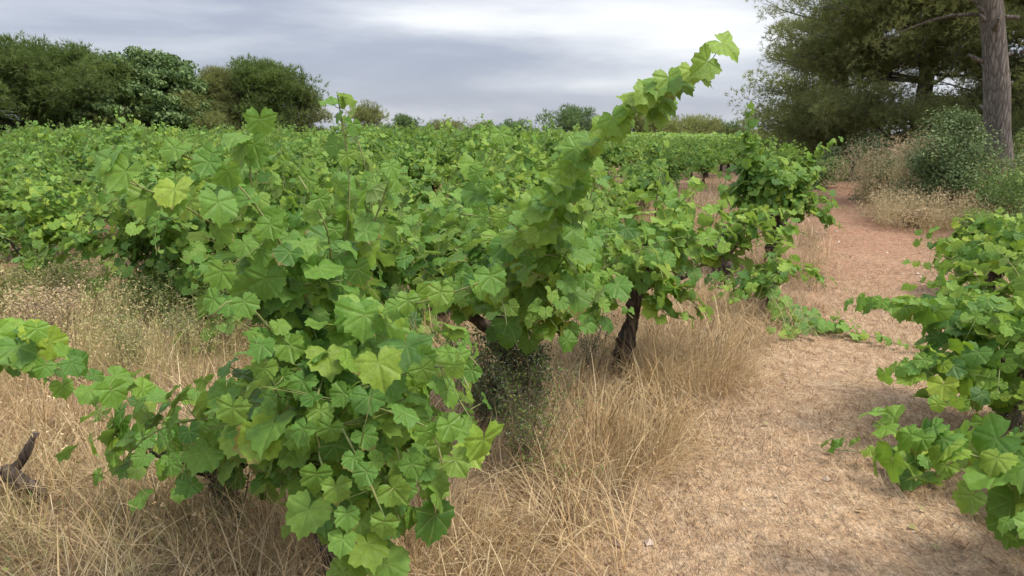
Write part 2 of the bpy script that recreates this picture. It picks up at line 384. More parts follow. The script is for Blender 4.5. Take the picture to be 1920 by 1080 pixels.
# ------------------------------------------------------------------ a bush vine
def grow(p0, d0, L, rng, droop=.25, wander=.10, wind=(.02, 0, 0), step=.06, zmin=.06):
    p = np.array(p0, float); d = norm(d0); pts = [p.copy()]; n = max(3, int(L / step))
    for i in range(n):
        f = i / n
        d = norm(d + np.array([0, 0, -droop * step * (0.4 + 1.8 * f)]) * 3 + rng.normal(0, wander, 3) * step * 4 + np.array(wind) * f)
        p = p + d * step
        if p[2] < zmin: p[2] = zmin; d[2] = max(d[2], 0.02); d = norm(d)
        pts.append(p.copy())
    return np.array(pts)
def spline(ctrl, step=.06):
    c = np.asarray(ctrl, float); c = np.vstack([2 * c[0] - c[1], c, 2 * c[-1] - c[-2]]); out = []
    for i in range(1, len(c) - 2):
        n = max(2, int(np.linalg.norm(c[i + 1] - c[i]) / step))
        t = np.linspace(0, 1, n, endpoint=False)[:, None]
        out.append(.5 * (2 * c[i] + (c[i + 1] - c[i - 1]) * t + (2 * c[i - 1] - 5 * c[i] + 4 * c[i + 1] - c[i + 2]) * t ** 2 + (3 * c[i] - c[i - 1] - 3 * c[i + 1] + c[i + 2]) * t ** 3))
    return np.vstack(out + [c[-2:-1]])

def shoot_leaves(pts, rng, size, centre, every=.065, start=.08, lateral=.45, tipstart=.72, flat=0.0, sizemin=.30, pair=0.15):
    """leaf bases, frames, sizes and young flags along one shoot; also the petioles"""
    seg = np.linalg.norm(np.diff(pts, axis=0), axis=1); cum = np.concatenate([[0], np.cumsum(seg)]); L = cum[-1]
    out = []; pet = []; side = rng.choice([-1, 1]); s = start
    while s < L:
        f = s / L
        p = np.array([np.interp(s, cum, pts[:, k]) for k in range(3)])
        q = np.array([np.interp(min(s + .03, L), cum, pts[:, k]) for k in range(3)]); tg = norm(q - p + 1e-6)
        sd_ = norm(np.cross(tg, [0, 0, 1]) + rng.normal(0, .25, 3))
        for _ in range(1 + (rng.random() < pair)):
            side = -side
            sz = size * rng.uniform(.72, 1.12) * (1 if f < .55 else max(sizemin, 1 - (f - .55) / .45 * .75))
            o = norm(np.array([p[0] - centre[0], p[1] - centre[1], 0]) + rng.normal(0, .12, 3) * [1, 1, 0])
            pd = norm(sd_ * side * .8 + o * .25 + np.array([0, 0, .45]) + tg * .35 + rng.normal(0, .25, 3))
            pl = sz * rng.uniform(.65, 1.15); b = p + pd * pl
            hd = norm(pd * [1, 1, 0] + o * .5)
            ax = norm(hd * .62 + np.array([0, 0, -.85]) + rng.normal(0, .30, 3))
            nr = norm(np.array([0, 0, .62 + flat]) + o * .50 + hd * .40 + rng.normal(0, .32, 3))
            out.append((b, ax, nr, sz, f > tipstart)); pet.append((p, b))
        if rng.random() < lateral and f < .8:
            ld = norm(sd_ * rng.choice([-1, 1]) + np.array([0, 0, .3]) + rng.normal(0, .4, 3)); n = rng.integers(2, 5)
            for k in range(n):
                b = p + ld * (.05 + .055 * k) + rng.normal(0, .012, 3)
                hd = norm(ld * [1, 1, 0] + rng.normal(0, .5, 3) * [1, 1, 0])
                out.append((b + hd * .03, norm(hd * .8 + [0, 0, -.5] + rng.normal(0, .3, 3)), norm(np.array([0, 0, .8]) + hd * .4 + rng.normal(0, .35, 3)), size * rng.uniform(.40, .72), rng.random() < .35))
                pet.append((p, b + hd * .03))
        s += every * rng.uniform(.75, 1.3)
    return out, pet

def make_vine(label, base, seed, n_shoots=11, L=(.7, 1.25), head=.45, size=.078, hero=(), lean=(0, 0), group=None, objects=True,
              droop=.30, up=(.5, 1.5), lateral=.45, every=.065, trunk_r=.055, arms=4, sector=None, max_leaf=300, protos=None, reach=None, flat=0.0, wind=(.03, 0, 0), spray=None, arms_ctrl=(), dry=0, fill=0):
    rng = np.random.default_rng(seed)
    root = thing('grape_vine', label, 'grape vine', base, group)
    b0 = np.asarray(base, float)
    # trunk with its arms
    tb = MB(); top = np.array([lean[0], lean[1], head])
    c = np.array([[0, 0, -.08], [lean[0] * .1 + rng.normal(0, .02), lean[1] * .1 + rng.normal(0, .02), head * .3], [lean[0] * .6 + rng.normal(0, .03), lean[1] * .6 + rng.normal(0, .03), head * .68], top])
    tp = spline(c, .03); n = len(tp)
    rad = trunk_r * (1.25 - .35 * np.linspace(0, 1, n)) * (1 + .16 * np.sin(np.linspace(0, 9, n) + rng.uniform(0, 6))); rad[-3:] *= 1.12
    tb.tube(tp, rad, 12, .17, rng)
    tips = []
    a0 = rng.uniform(0, 6.28)
    for k in range(arms):
        a = a0 + k * 2 * math.pi / max(arms, 1) + rng.normal(0, .3); out = np.array([math.cos(a), math.sin(a), 0]); l = rng.uniform(.12, .26)
        ap = spline([top - [0, 0, .05], top + out * l * .5 + [0, 0, .03], top + out * l + [0, 0, rng.uniform(.08, .18)]], .03)
        tb.tube(ap, trunk_r * np.linspace(.72, .42, len(ap)) * (1 + .15 * rng.normal(0, 1, len(ap))), 8, .08, rng); tips.append((ap[-1], out))
    for ctrl in arms_ctrl:
        ap = spline([top - [0, 0, .06]] + [np.array(q) - b0 for q in ctrl], .03)
        tb.tube(ap, trunk_r * np.linspace(.7, .28, len(ap)) * (1 + .15 * rng.normal(0, 1, len(ap))), 8, .08, rng); tips.append((ap[-1], norm((ap[-1] - top) * [1, 1, 0])))
    if not tips: tips = [(top, np.array([1., 0, 0]))]
    ob('trunk', tb.mesh('trunk', M['vinebark']), root)
    # shoots
    lines = []
    for k in range(n_shoots):
        tip, out = tips[k % len(tips)]
        if sector: a = rng.uniform(*sector); out = np.array([math.cos(a), math.sin(a), 0])
        d = norm(out * rng.uniform(.3, 1.0) + rng.normal(0, .45, 3) * [1, 1, 0] + [0, 0, rng.uniform(*up)])
        lines.append((grow(tip, d, rng.uniform(*L), rng, droop * rng.uniform(.5, 1.5), wind=wind), size, .68, .40, every, lateral))
    for h in hero:
        ctrl, kw = h if isinstance(h, tuple) else (h, {})
        q = [np.array(p) - b0 for p in ctrl]
        if not kw.get('free'):
            tip = min(tips, key=lambda t_: np.linalg.norm(t_[0] - q[0]))[0]; q = [tip] + q
        lines.append((spline(q), kw.get('size', size), kw.get('tip', .80), kw.get('smin', .55), kw.get('every', every * .85), kw.get('lat', lateral * .6)))
    leaves = []; shoots = []
    fills = [[] for _ in lines]
    for _ in range(fill):
        i = int(rng.integers(0, len(lines))); pts = lines[i][0]
        q = pts[int(rng.integers(0, max(2, int(len(pts) * .85))))]; off = norm(rng.normal(0, 1, 3) + [0, 0, -.1]) * rng.uniform(.06, .22)
        b = q + off; o = norm(np.array([b[0], b[1], 0.])); fills[i].append((q, b))
        lv = (b, norm(o * .5 + off * 1.5 + [0, 0, -.9] + rng.normal(0, .3, 3)), norm(o * .6 + off + [0, 0, .6] + rng.normal(0, .35, 3)), size * rng.uniform(.55, 1.05), rng.random() < .12)
        fills[i].append(lv)
    for ix, (pts, sz, tipf, smin, ev, lat) in enumerate(lines):
        lv, pt = shoot_leaves(pts, rng, sz, (0, 0), every=ev, lateral=lat, tipstart=tipf, flat=flat, sizemin=smin)
        lv += [f for f in fills[ix] if len(f) == 5]; pt += [f for f in fills[ix] if len(f) == 2]
        n = len(pts); mb = MB(); mb.tube(pts, np.linspace(.0052, .0022, n), 5)
        for a, b in pt:
            mid = (a + b) / 2 + np.array([0, 0, -.004]); mb.tube(np.array([a, mid, b]), .0014, 3)
        shoots.append(mb)
        for l in lv:
            if b0[2] + l[0][2] < float(H(b0[0] + l[0][0], b0[1] + l[0][1])) + .03: l[0][2] = float(H(b0[0] + l[0][0], b0[1] + l[0][1])) - b0[2] + .03 + rng.uniform(0, .03)
            leaves.append((len(shoots) - 1,) + l)
    if objects: leaves = [l for l in leaves if math.hypot(l[1][0] + b0[0], l[1][1] + b0[1]) > .95 or l[1][2] + b0[2] < .7]
    if objects:
        so_ = [ob('shoot', mb.mesh('shoot', M['cane']), root) for mb in shoots]
        # the largest in view are leaves of their own, any surplus is one mesh
        dist = [np.linalg.norm(l[1] + b0 - np.array([0, 0, CAM_H])) / l[4] for l in leaves]
        order = np.argsort(dist); own = set(order[:max_leaf].tolist())
        pos = np.array([l[1] for l in leaves]); Rm = frames(np.array([l[2] for l in leaves]), np.array([l[3] for l in leaves]))
        for i, l in enumerate(leaves):
            if i not in own: continue
            kind = 'young' if l[5] else 'leaf'
            if dry and rng.random() < dry: kind = 'dryleaf'
            o = bpy.data.objects.new('leaf', LM[kind][int(rng.integers(0, len(LM[kind])))]); COL.objects.link(o); o.parent = so_[l[0]]
            mm = Matrix(Rm[i].tolist()).to_4x4(); mm = Matrix.Translation(pos[i].tolist()) @ mm @ Matrix.Diagonal((l[4],) * 3 + (1,))
            o.matrix_basis = mm
        rest = [i for i in range(len(leaves)) if i not in own]
        if rest:
            mb = MB(); add_leaves(mb, LEAF_HI if np.hypot(b0[0], b0[1]) < 4.5 else LEAF_LO, pos[rest], Rm[rest], np.array([leaves[i][4] for i in rest]), rng.random(len(rest)), np.array([int(leaves[i][5]) for i in rest]), rng)
            ob('foliage', mb.mesh('foliage', [M['leaf'], M['young']]), root, kind='stuff')
    else:
        al = MB()
        for mb in shoots: al.V += mb.V; al.F += [f + al.n - 0 for f in mb.F]; al.R += mb.R; al.U += mb.U; al.M += mb.M; al.n += mb.n
        ob('shoots', al.mesh('shoots', M['cane']), root, kind='stuff')
        pos = np.array([l[1] for l in leaves]); Rm = frames(np.array([l[2] for l in leaves]), np.array([l[3] for l in leaves]))
        mb = MB(); add_leaves(mb, protos or LEAF_LO, pos, Rm, np.array([l[4] for l in leaves]), rng.random(len(leaves)), np.array([int(l[5]) for l in leaves]), rng)
        ob('foliage', mb.mesh('foliage', [M['leaf'], M['young']]), root, kind='stuff')
    return root

def ground_at(x, y): return np.array([x, y, float(H(x, y))])

# --- the vines one can tell apart
A0 = G(640, 1072)
make_vine('nearest grape vine with big toothed leaves hanging to the dry grass at the bottom centre', A0, 101, n_shoots=9, L=(.40, .60), head=.50, size=.076, fill=260, sector=(-1.5, 1.2),
          lean=(-.10, .05), droop=.75, up=(-.1, .9), lateral=.5, arms=4, trunk_r=.05, max_leaf=300, hero=[
    ([P(590, 760, 2.2), P(520, 560, 1.95), P(400, 420, 1.75), P(215, 330, 1.6)], {'size': .072, 'every': .034, 'smin': .75, 'tip': .6}),
    ([P(600, 700, 2.2), P(560, 520, 2.1), P(480, 380, 2.0), P(465, 240, 1.95)], {'size': .074, 'every': .034, 'smin': .7, 'tip': .6}),
    [P(640, 740, 2.1), P(700, 600, 1.8), P(820, 560, 1.65), P(925, 520, 1.6)],
    [P(650, 760, 2.1), P(760, 700, 1.75), P(850, 690, 1.6), P(880, 730, 1.55)],
    [P(620, 740, 2.0), P(690, 760, 1.65), P(800, 800, 1.55), P(830, 870, 1.52)],
    [P(600, 760, 1.9), P(640, 800, 1.6), P(700, 920, 1.5), P(735, 1010, 1.5)],
    [P(590, 780, 1.9), P(600, 860, 1.6), P(640, 960, 1.52), P(670, 1020, 1.5)],
    [P(560, 740, 2.0), P(520, 640, 1.75), P(450, 560, 1.65), P(400, 590, 1.6)],
    [P(610, 700, 2.3), P(640, 560, 2.2), P(700, 420, 2.15), P(740, 310, 2.1)],
    ([P(600, 700, 2.3), P(640, 520, 2.4), P(655, 340, 2.4), P(632, 172, 2.4)], {'size': .085, 'every': .04, 'smin': .5, 'tip': .6, 'lat': 0}),
    ([P(640, 700, 2.4), P(690, 520, 2.6), P(690, 340, 2.6), P(655, 215, 2.6)], {'size': .07, 'every': .04, 'smin': .4, 'tip': .6, 'lat': 0}),
    [P(560, 760, 2.0), P(520, 740, 1.7), P(500, 680, 1.62), P(480, 640, 1.6)],
    [P(660, 760, 2.1), P(760, 800, 1.9), P(830, 840, 1.8), P(860, 800, 1.7)],
    [P(680, 740, 2.2), P(790, 700, 2.0), P(860, 660, 1.9), P(900, 690, 1.8)],
    ([P(650, 790, 2.15), P(670, 880, 1.85), P(700, 970, 1.72), P(725, 1050, 1.70)], {'size': .082, 'every': .034, 'smin': .75, 'lat': .6, 'tip': .85}),
    ([P(620, 800, 2.2), P(620, 890, 1.9), P(640, 980, 1.78), P(660, 1050, 1.76)], {'size': .080, 'every': .034, 'smin': .75, 'lat': .6, 'tip': .85}),
    ([P(670, 760, 2.1), P(760, 840, 1.8), P(800, 900, 1.70), P(800, 950, 1.68)], {'size': .082, 'every': .034, 'smin': .75, 'lat': .6, 'tip': .85}),
    [P(600, 820, 2.2), P(580, 900, 1.95), P(590, 960, 1.85)], [P(680, 820, 2.2), P(700, 920, 1.9), P(700, 1010, 1.8)], [P(640, 720, 2.0), P(610, 700, 1.75), P(590, 780, 1.62), P(600, 840, 1.6)],
    [P(640, 780, 2.0), P(700, 860, 1.75), P(740, 950, 1.7), P(760, 1010, 1.7)],
    [P(620, 780, 2.1), P(640, 860, 1.85), P(640, 960, 1.8), P(630, 1030, 1.8)],
    [P(640, 740, 2.0), P(700, 740, 1.8), P(740, 830, 1.7), P(760, 900, 1.65)],
    [P(600, 640, 2.2), P(540, 480, 1.9), P(430, 330, 1.8), P(330, 290, 1.8)],
    [P(600, 640, 2.2), P(620, 480, 2.0), P(600, 400, 1.9), P(560, 330, 1.9)],
])
B0 = G(940, 800)
make_vine('grape vine with one long leafy shoot rising high over the field towards the upper right', B0, 102, n_shoots=18, L=(.55, .95), head=.55, size=.080, fill=230,
          droop=.40, lateral=.6, hero=[
    ([P(1000, 520, 3.0), P(1040, 400, 2.6), P(1100, 285, 2.35), P(1200, 205, 2.2), P(1328, 122, 2.1)], {'size': .088, 'smin': .66, 'every': .021, 'lat': 0, 'tip': .75}),
    [P(960, 500, 3.2), P(930, 420, 2.9), P(900, 340, 2.8), P(930, 270, 2.8)],
    [P(1010, 540, 3.0), P(1000, 470, 2.6), P(960, 420, 2.5), P(860, 400, 2.5)],
    [P(1010, 560, 3.0), P(1040, 520, 2.7), P(1040, 570, 2.5), P(1000, 610, 2.5)],
    [P(1020, 540, 3.0), P(1060, 480, 2.7), P(1090, 420, 2.6), P(1120, 330, 2.6)],
    [P(960, 560, 3.2), P(900, 520, 2.8), P(940, 560, 2.6), P(950, 610, 2.5)],
], up=(.5, 1.3))
C0 = G(1160, 698)
make_vine('grape vine on a bare leaning crooked trunk between dry grass and the dirt path', C0, 103, n_shoots=18, L=(.45, .85), head=.62, size=.082, fill=170, lean=(.10, .0), trunk_r=.048, arms=3, hero=[
    [P(1220, 470, 4.6), P(1260, 400, 4.4), P(1310, 345, 4.3)],
    [P(1240, 540, 4.7), P(1290, 560, 4.6), P(1335, 600, 4.6)],
    [P(1190, 480, 4.6), P(1150, 430, 4.3), P(1120, 380, 4.2)], [P(1120, 520, 4.7), P(1080, 550, 4.6), P(1060, 600, 4.5)], [P(1120, 500, 4.7), P(1110, 560, 4.5), P(1115, 610, 4.5)],
    [P(1230, 560, 4.7), P(1250, 590, 4.6), P(1290, 600, 4.6)], [P(1110, 470, 4.6), P(1040, 500, 4.5), P(1020, 570, 4.4)],
    [P(1230, 520, 4.6), P(1270, 480, 4.4), P(1260, 430, 4.4)],
], arms_ctrl=[[P(1230, 530, 4.9), P(1280, 520, 4.9), P(1305, 505, 4.9)]], up=(.5, 1.3), wind=(.0, 0, 0))
D0 = G(1355, 540)
make_vine('dark gnarled old vine stump with hardly any leaves beside the path', D0, 104, n_shoots=1, L=(.25, .35), head=.42, size=.05, trunk_r=.10, arms=3, lateral=.1,
          arms_ctrl=[[P(1335, 470, 7.4), P(1330, 445, 7.4)], [P(1360, 450, 7.3), P(1358, 425, 7.3)]])
E0 = ground_at(2.95, 8.4)
make_vine('round dense grape vine standing alone at the left edge of the path', E0, 105, n_shoots=40, L=(.40, .72), head=.64, size=.078, fill=460, droop=.26, up=(-.2, 3.4), lateral=.6, every=.055, hero=[
    ([P(1425, 400, 8.3), P(1412, 310, 8.3), P(1405, 200, 8.3)], {'size': .11, 'every': .03, 'tip': .5}), ([P(1435, 400, 8.3), P(1425, 330, 8.2), P(1420, 280, 8.2)], {'size': .10, 'every': .03, 'tip': .5}),
    ([P(1480, 400, 8.2), P(1520, 400, 8.1), P(1578, 428, 8.1)], {'size': .10, 'every': .03}),
    [P(1380, 440, 8.3), P(1350, 430, 8.2), P(1345, 460, 8.2)],
    [P(1370, 380, 8.3), P(1350, 340, 8.3)], [P(1480, 360, 8.3), P(1500, 320, 8.3)],
], wind=(0, 0, 0))
F0 = ground_at(4.1, 11.3)
make_vine('vine behind the round one sending a pointed shoot over the far path', F0, 106, n_shoots=6, L=(.3, .45), head=.34, size=.08, fill=50, hero=[
    ([P(1500, 320, 11), P(1530, 290, 10.9), P(1568, 262, 10.8)], {'size': .11, 'every': .03, 'tip': .3}), [P(1490, 330, 11), P(1510, 320, 10.8), P(1530, 318, 10.7)]], max_leaf=200)
K0 = G(1445, 590)
make_vine('low sprawling vine trailing one leafy shoot flat across the path', K0, 107, n_shoots=8, L=(.4, .7), head=.16, size=.078, fill=50, trunk_r=.04, arms=2, droop=.8, up=(.0, .7), flat=.5, hero=[
    [G(1480, 600) + [0, 0, .10], G(1540, 622) + [0, 0, .05], G(1620, 640) + [0, 0, .05], G(1690, 662) + [0, 0, .05], G(1730, 668) + [0, 0, .05]],
    [G(1470, 610) + [0, 0, .10], G(1500, 640) + [0, 0, .06], G(1440, 640) + [0, 0, .05]],
])
G0 = G(52, 945)
make_vine('small dark leafless vine stump near the lower left corner', G0, 108, n_shoots=1, L=(.08, .1), head=.15, size=.03, trunk_r=.028, arms=2, lateral=0, lean=(-.09, .02))
L0 = ground_at(-3.1, 2.6)
make_vine('vine standing beyond the left edge whose light green shoot hangs into the picture', L0, 113, n_shoots=3, L=(.3, .5), head=.45, size=.07, trunk_r=.05, arms=3, lateral=.1, hero=[
    ([P(-200, 640, 2.6), P(-60, 640, 2.4), P(20, 655, 2.3), P(110, 690, 2.25), P(200, 725, 2.2), P(262, 765, 2.2)], {'size': .100, 'tip': .97, 'every': .036, 'lat': .1}),
    ([P(-200, 650, 2.6), P(-60, 670, 2.5), P(60, 700, 2.4), P(150, 740, 2.35)], {'size': .085, 'tip': .95, 'every': .045})])
G1 = G(420, 968)
make_vine('small low vine in the straw left of the nearest big vine', G1, 109, n_shoots=6, L=(.15, .28), head=.22, size=.075, fill=90, trunk_r=.04, arms=3, droop=.9, up=(.2, 1.2), hero=[
    [P(370, 830, 2.8), P(320, 800, 2.7), P(270, 800, 2.65)], [P(400, 800, 2.8), P(430, 780, 2.7), P(460, 820, 2.65)],
    [P(380, 830, 2.7), P(330, 860, 2.6), P(300, 900, 2.6)]])
H0 = G(1890, 800)
make_vine('spreading vine at the right edge with shoots reaching out over the path', H0, 110, n_shoots=18, L=(.45, .8), head=.32, size=.084, fill=160, droop=.5, up=(.2, 1.2), hero=[
    ([P(1850, 640, 3.9), P(1780, 600, 3.8), P(1680, 572, 3.8), P(1600, 575, 3.8)], {'size': .095, 'every': .036, 'smin': .6}),
    ([P(1850, 690, 3.8), P(1790, 690, 3.6), P(1720, 690, 3.5), P(1665, 700, 3.5)], {'size': .095, 'every': .036, 'smin': .6}),
    [P(1860, 640, 3.9), P(1840, 570, 3.8), P(1780, 540, 3.8)],
    [P(1870, 720, 3.7), P(1820, 750, 3.4), P(1750, 760, 3.3)],
    [P(1870, 640, 3.9), P(1860, 600, 3.8), P(1900, 560, 3.8)],
], wind=(-.02, 0, 0))
I0 = ground_at(2.35, 2.55)
make_vine('vine mostly beyond the right edge with two low shoots lying on the path', I0, 111, n_shoots=7, L=(.5, .8), head=.30, size=.108, fill=60, droop=.7, up=(.2, .9), trunk_r=.045, flat=.3, hero=[
    ([P(2000, 900, 2.35), P(1880, 870, 2.35), P(1780, 840, 2.4), P(1700, 815, 2.45), P(1635, 790, 2.5)], {'size': .115, 'every': .035, 'smin': .7, 'tip': .9}),
    [P(2000, 950, 2.6), P(1880, 890, 2.9), P(1760, 860, 3.2), P(1650, 850, 3.35), P(1560, 843, 3.4)],
    [P(2010, 980, 2.2), P(1930, 980, 2.1), P(1905, 1010, 2.05)],
])
J0 = G(1860, 560)
make_vine('bright green vine on the right below the pine bank', J0, 112, n_shoots=20, L=(.4, .7), head=.28, size=.08, fill=200, droop=.5, up=(.1, .9), every=.06, lateral=.55, hero=[
    [P(1780, 470, 6.6), P(1740, 440, 6.6), P(1715, 435, 6.6)], [P(1790, 500, 6.6), P(1740, 500, 6.5), P(1700, 490, 6.5)], [P(1900, 440, 6.6), P(1905, 420, 6.5), P(1910, 400, 6.5)]])
J1 = ground_at(5.1, 8.9)
# ------------------------------------------------------------------ the vines of the field
T_ = norm(np.array([.41, .91])); N_ = np.array([-T_[1], T_[0]])
def field():
    spots = []; rng = np.random.default_rng(8)
    for k in range(0, 30):
        for j in range(-12, 44):
            q = np.array([-.55, 2.45]) + N_ * 1.9 * k + T_ * 1.3 * j + rng.normal(0, .16, 2)
            x, y = q
            if k == 0 and y < 10.3: continue
            if k == 0 and y < 13: continue
            if y < 5.2 or y > 46: continue
            if x < -.78 * y - 1.5: continue
            if x > path_edges(y)[0] - .9: continue
            px = 960 + FPX * x / (y * math.cos(PITCH) + .8 * math.sin(PITCH))
            if 1225 < px and y < 12.5: continue          # bare sandy gap beside the round vine
            if 1180 < px and math.hypot(x - 2.95, y - 8.4) < 3.7: continue
            spots.append((x, y))
    return spots
spots = sorted(field(), key=lambda s: math.hypot(*s))
GRP = 'bush vines of the field beyond the front row'
near = [s for s in spots if math.hypot(*s) < 8.0]; rest = [s for s in spots if math.hypot(*s) >= 8.0]
NEAR_LABELS = ['field vine straight behind the nearest vine, left of the vine with the long shoot', 'field vine half hidden behind the vine with the long rising shoot',
               'field vine behind the left upright shoots of the nearest vine, above the pale flowering weed', 'field vine one row deeper behind the top of the nearest vine']
near = [s for s in near if s[0] > -.72 * s[1] - .3]
rest = [s for s in rest]
for i, (x, y) in enumerate(near):
    lab = NEAR_LABELS[i] if i < len(NEAR_LABELS) else 'bushy green vine among many alike in the field'
    make_vine(lab, ground_at(x, y), 300 + i, n_shoots=30, L=(.7, 1.25), head=.36, size=.085, droop=.48, up=(-.6, 1.9), lateral=.6, fill=420, max_leaf=280, group=GRP)
protos_v = []
for i in range(7):
    protos_v.append(make_vine('bushy green vine among many alike in the field', (0, 0, 0), 400 + i, n_shoots=28, L=(.75, 1.35), head=.45, size=.092, droop=.36, up=(-.2, 2.2), lateral=.6, fill=330, objects=False, group=GRP))
far_v = []
for i in range(4):
    far_v.append(make_vine('bushy green vine among many alike in the field', (0, 0, 0), 500 + i, n_shoots=24, L=(.75, 1.3), head=.5, size=.11, droop=.36, up=(.1, 2.1), lateral=.3, fill=180, every=.09, objects=False, protos=LEAF_XLO, group=GRP))
used = set()
def place(pr, x, y, rz, sc):
    if pr.name in used:
        r = pr.copy(); COL.objects.link(r)
        for ch in pr.children:
            c = ch.copy(); COL.objects.link(c); c.parent = r
    else: r = pr; used.add(pr.name)
    r.location = (x, y, float(H(x, y))); r.rotation_euler = (0, 0, rz); r.scale = (sc,) * 3
vr = random.Random(4)
for i, (x, y) in enumerate(rest[:290]):
    px = 960 + FPX * x / (y + .16)
    place((protos_v if math.hypot(x, y) < 17 else far_v)[i % (7 if math.hypot(x, y) < 17 else 4)], x, y, vr.uniform(0, 6.28), vr.uniform(.70, .98) * (1 - .30 * float(smooth(980, 1200, px))))
def distant():
    rng = np.random.default_rng(88); sp = np.array(rest[290:] + [(x, y) for x in np.arange(-48, 16, 1.9) for y in np.arange(40, 72, 2.2) if x > -.78 * y and x < .3 * y]); sp = sp + rng.normal(0, .2, sp.shape)
    n = 110; k = np.repeat(np.arange(len(sp)), n); d = norm(rng.normal(0, 1, (len(k), 3)) + [0, 0, .3]); r = rng.random(len(k)) ** .35
    pos = d * (r * .75)[:, None] * [1, 1, .85] + np.array([0, 0, .60]); pos[:, 0] += sp[k, 0]; pos[:, 1] += sp[k, 1]; pos[:, 2] += H(sp[k, 0], sp[k, 1])
    V = np.array([[0, -.5, 0], [.5, 0, .1], [0, .5, 0], [-.5, 0, .1]]); F = np.array([[0, 1, 2], [0, 2, 3]])
    R_ = frames(rng.normal(0, 1, (len(k), 3)), d + rng.normal(0, .5, (len(k), 3)) + [0, 0, .5]) * (.22 * rng.uniform(.6, 1.3, len(k)))[:, None, None]
    W_ = np.einsum('nij,vj->nvi', R_, V) + pos[:, None]; mb = MB()
    mb.add(W_.reshape(-1, 3), (F[None] + (np.arange(len(k)) * 4)[:, None, None]).reshape(-1, 3), np.repeat(rng.random(len(k)), 4))
    ob('distant_vines', mb.mesh('distant_vines', M['leaf']), None, kind='stuff', label='the far rows of the vineyard reading as one green band')
distant()
print('vines', len(near), len(rest), math.hypot(*rest[289]))

# ------------------------------------------------------------------ grass, litter and herbs
def blades(name, base, length, width, az, lean_, mat, rng, rnd=None, segs=3, label=None, parent=None, curve=1.0, heads=0.0, headsize=1.0, **props):
    """curved tapering blades as one mesh"""
    n = len(base); h = np.stack([np.cos(az), np.sin(az), 0 * az], -1); sd_ = np.stack([-np.sin(az), np.cos(az), 0 * az], -1)
    tw = rng.uniform(0, 3.14, n); wdir = sd_ * np.cos(tw)[:, None] + h * np.sin(tw)[:, None] * .6
    ts = np.linspace(0, 1, segs + 1); cur = base.copy(); P_ = []
    for i, tt in enumerate(ts):
        ang = lean_ * (0.35 + 1.3 * tt * curve)
        if i: cur = cur + (h * np.sin(ang)[:, None] + np.array([0, 0, 1.]) * np.cos(ang)[:, None]) * (length / segs)[:, None]
        w = width * (1 - tt) ** .6
        if i == segs: P_.append(cur[:, None])
        else: P_.append(np.stack([cur - wdir * w[:, None] / 2, cur + wdir * w[:, None] / 2], 1))
    V = np.concatenate(P_, 1); nv = V.shape[1]; F = []
    for i in range(segs - 1): a = 2 * i; F += [(a, a + 1, a + 3), (a, a + 3, a + 2)]
    F.append((2 * segs - 2, 2 * segs - 1, 2 * segs))
    FF = (np.array(F)[None] + (np.arange(n) * nv)[:, None, None]).reshape(-1, 3)
    if rnd is None: rnd = rng.random(n)
    V[..., 2] = np.maximum(V[..., 2], H(V[..., 0], V[..., 1]) + .004)
    mb = MB(); mb.add(V.reshape(-1, 3), FF, np.repeat(rnd, nv))
    if heads:
        k = rng.random(n) < heads; tip = V[k, -1]; m = len(tip)
        for q in range(5):      # drooping spikelets
            c = tip + rng.normal(0, .018 * headsize, (m, 3)) - [0, 0, .01] - (tip - base[k]) * .04 * q
            dv = norm(rng.normal(0, 1, (m, 3)) + [0, 0, -.6]) * .020 * headsize; w_ = norm(np.cross(dv, rng.normal(0, 1, (m, 3)))) * .0035 * headsize
            VV = np.stack([c - w_, c + w_, c + dv], 1); mb.add(VV.reshape(-1, 3), np.arange(m * 3).reshape(-1, 3), .95)
    return ob(name, mb.mesh(name, mat, True), parent, **props)
def scatter(n, xr, yr, dens, rng):
    x = rng.uniform(*xr, n); y = rng.uniform(*yr, n); k = rng.random(n) < dens(x, y); return x[k], y[k]
def cone(x, y, m=1.2): return (np.abs(x) < .74 * (y + m) + .3)

rg = np.random.default_rng(21)
def tufts(n_t, per, xr, yr, dens, rng, spread=.06):
    cx, cy = scatter(n_t, xr, yr, dens, rng); n = len(cx); k = np.repeat(np.arange(n), per)
    x = cx[k] + rng.normal(0, spread, len(k)); y = cy[k] + rng.normal(0, spread, len(k))
    az0 = rng.uniform(0, 6.28, n)[k]; az = az0 + rng.normal(0, .9, len(k)); rr = np.clip(rng.random(n)[k] * .8 + rng.normal(.1, .12, len(k)), 0, 1)
    return np.stack([x, y, H(x, y) - .01], -1), az, rr
# near straw, long and fallen about
b, az, rr = tufts(5200, 16, (-5, 3.6), (1.0, 7), verge, rg)
blades('dry_grass', b, rg.uniform(.14, .46, len(b)), rg.uniform(.0028, .0075, len(b)), az, rg.uniform(.25, 1.75, len(b)), M['straw'], rg, rr, 4, kind='stuff',
       label='dry straw coloured grass under the nearest vines beside the path')
b, az, rr = tufts(5200, 12, (-14, 6.5), (6.5, 18), verge, rg, .1)
blades('dry_grass', b, rg.uniform(.14, .45, len(b)), rg.uniform(.003, .007, len(b)), az, rg.uniform(.2, 1.3, len(b)), M['straw'], rg, rr, 3, kind='stuff',
       label='dry grass between the farther vines and beside the upper path')
# lower left: greener straw
def lowleft(x, y): return np.exp(-(((x + 1.9) / .9) ** 2 + ((y - 2.55) / .8) ** 2)) * cone(x, y)
b, az, rr = tufts(1500, 14, (-4, 0), (1.2, 4.5), lowleft, rg)
blades('green_grass', b, rg.uniform(.12, .34, len(b)), rg.uniform(.002, .0045, len(b)), az, rg.uniform(.2, 1.1, len(b)), M['straw2'], rg, rr, 4, kind='stuff',
       label='yellow green grass in the lower left corner of the vineyard')
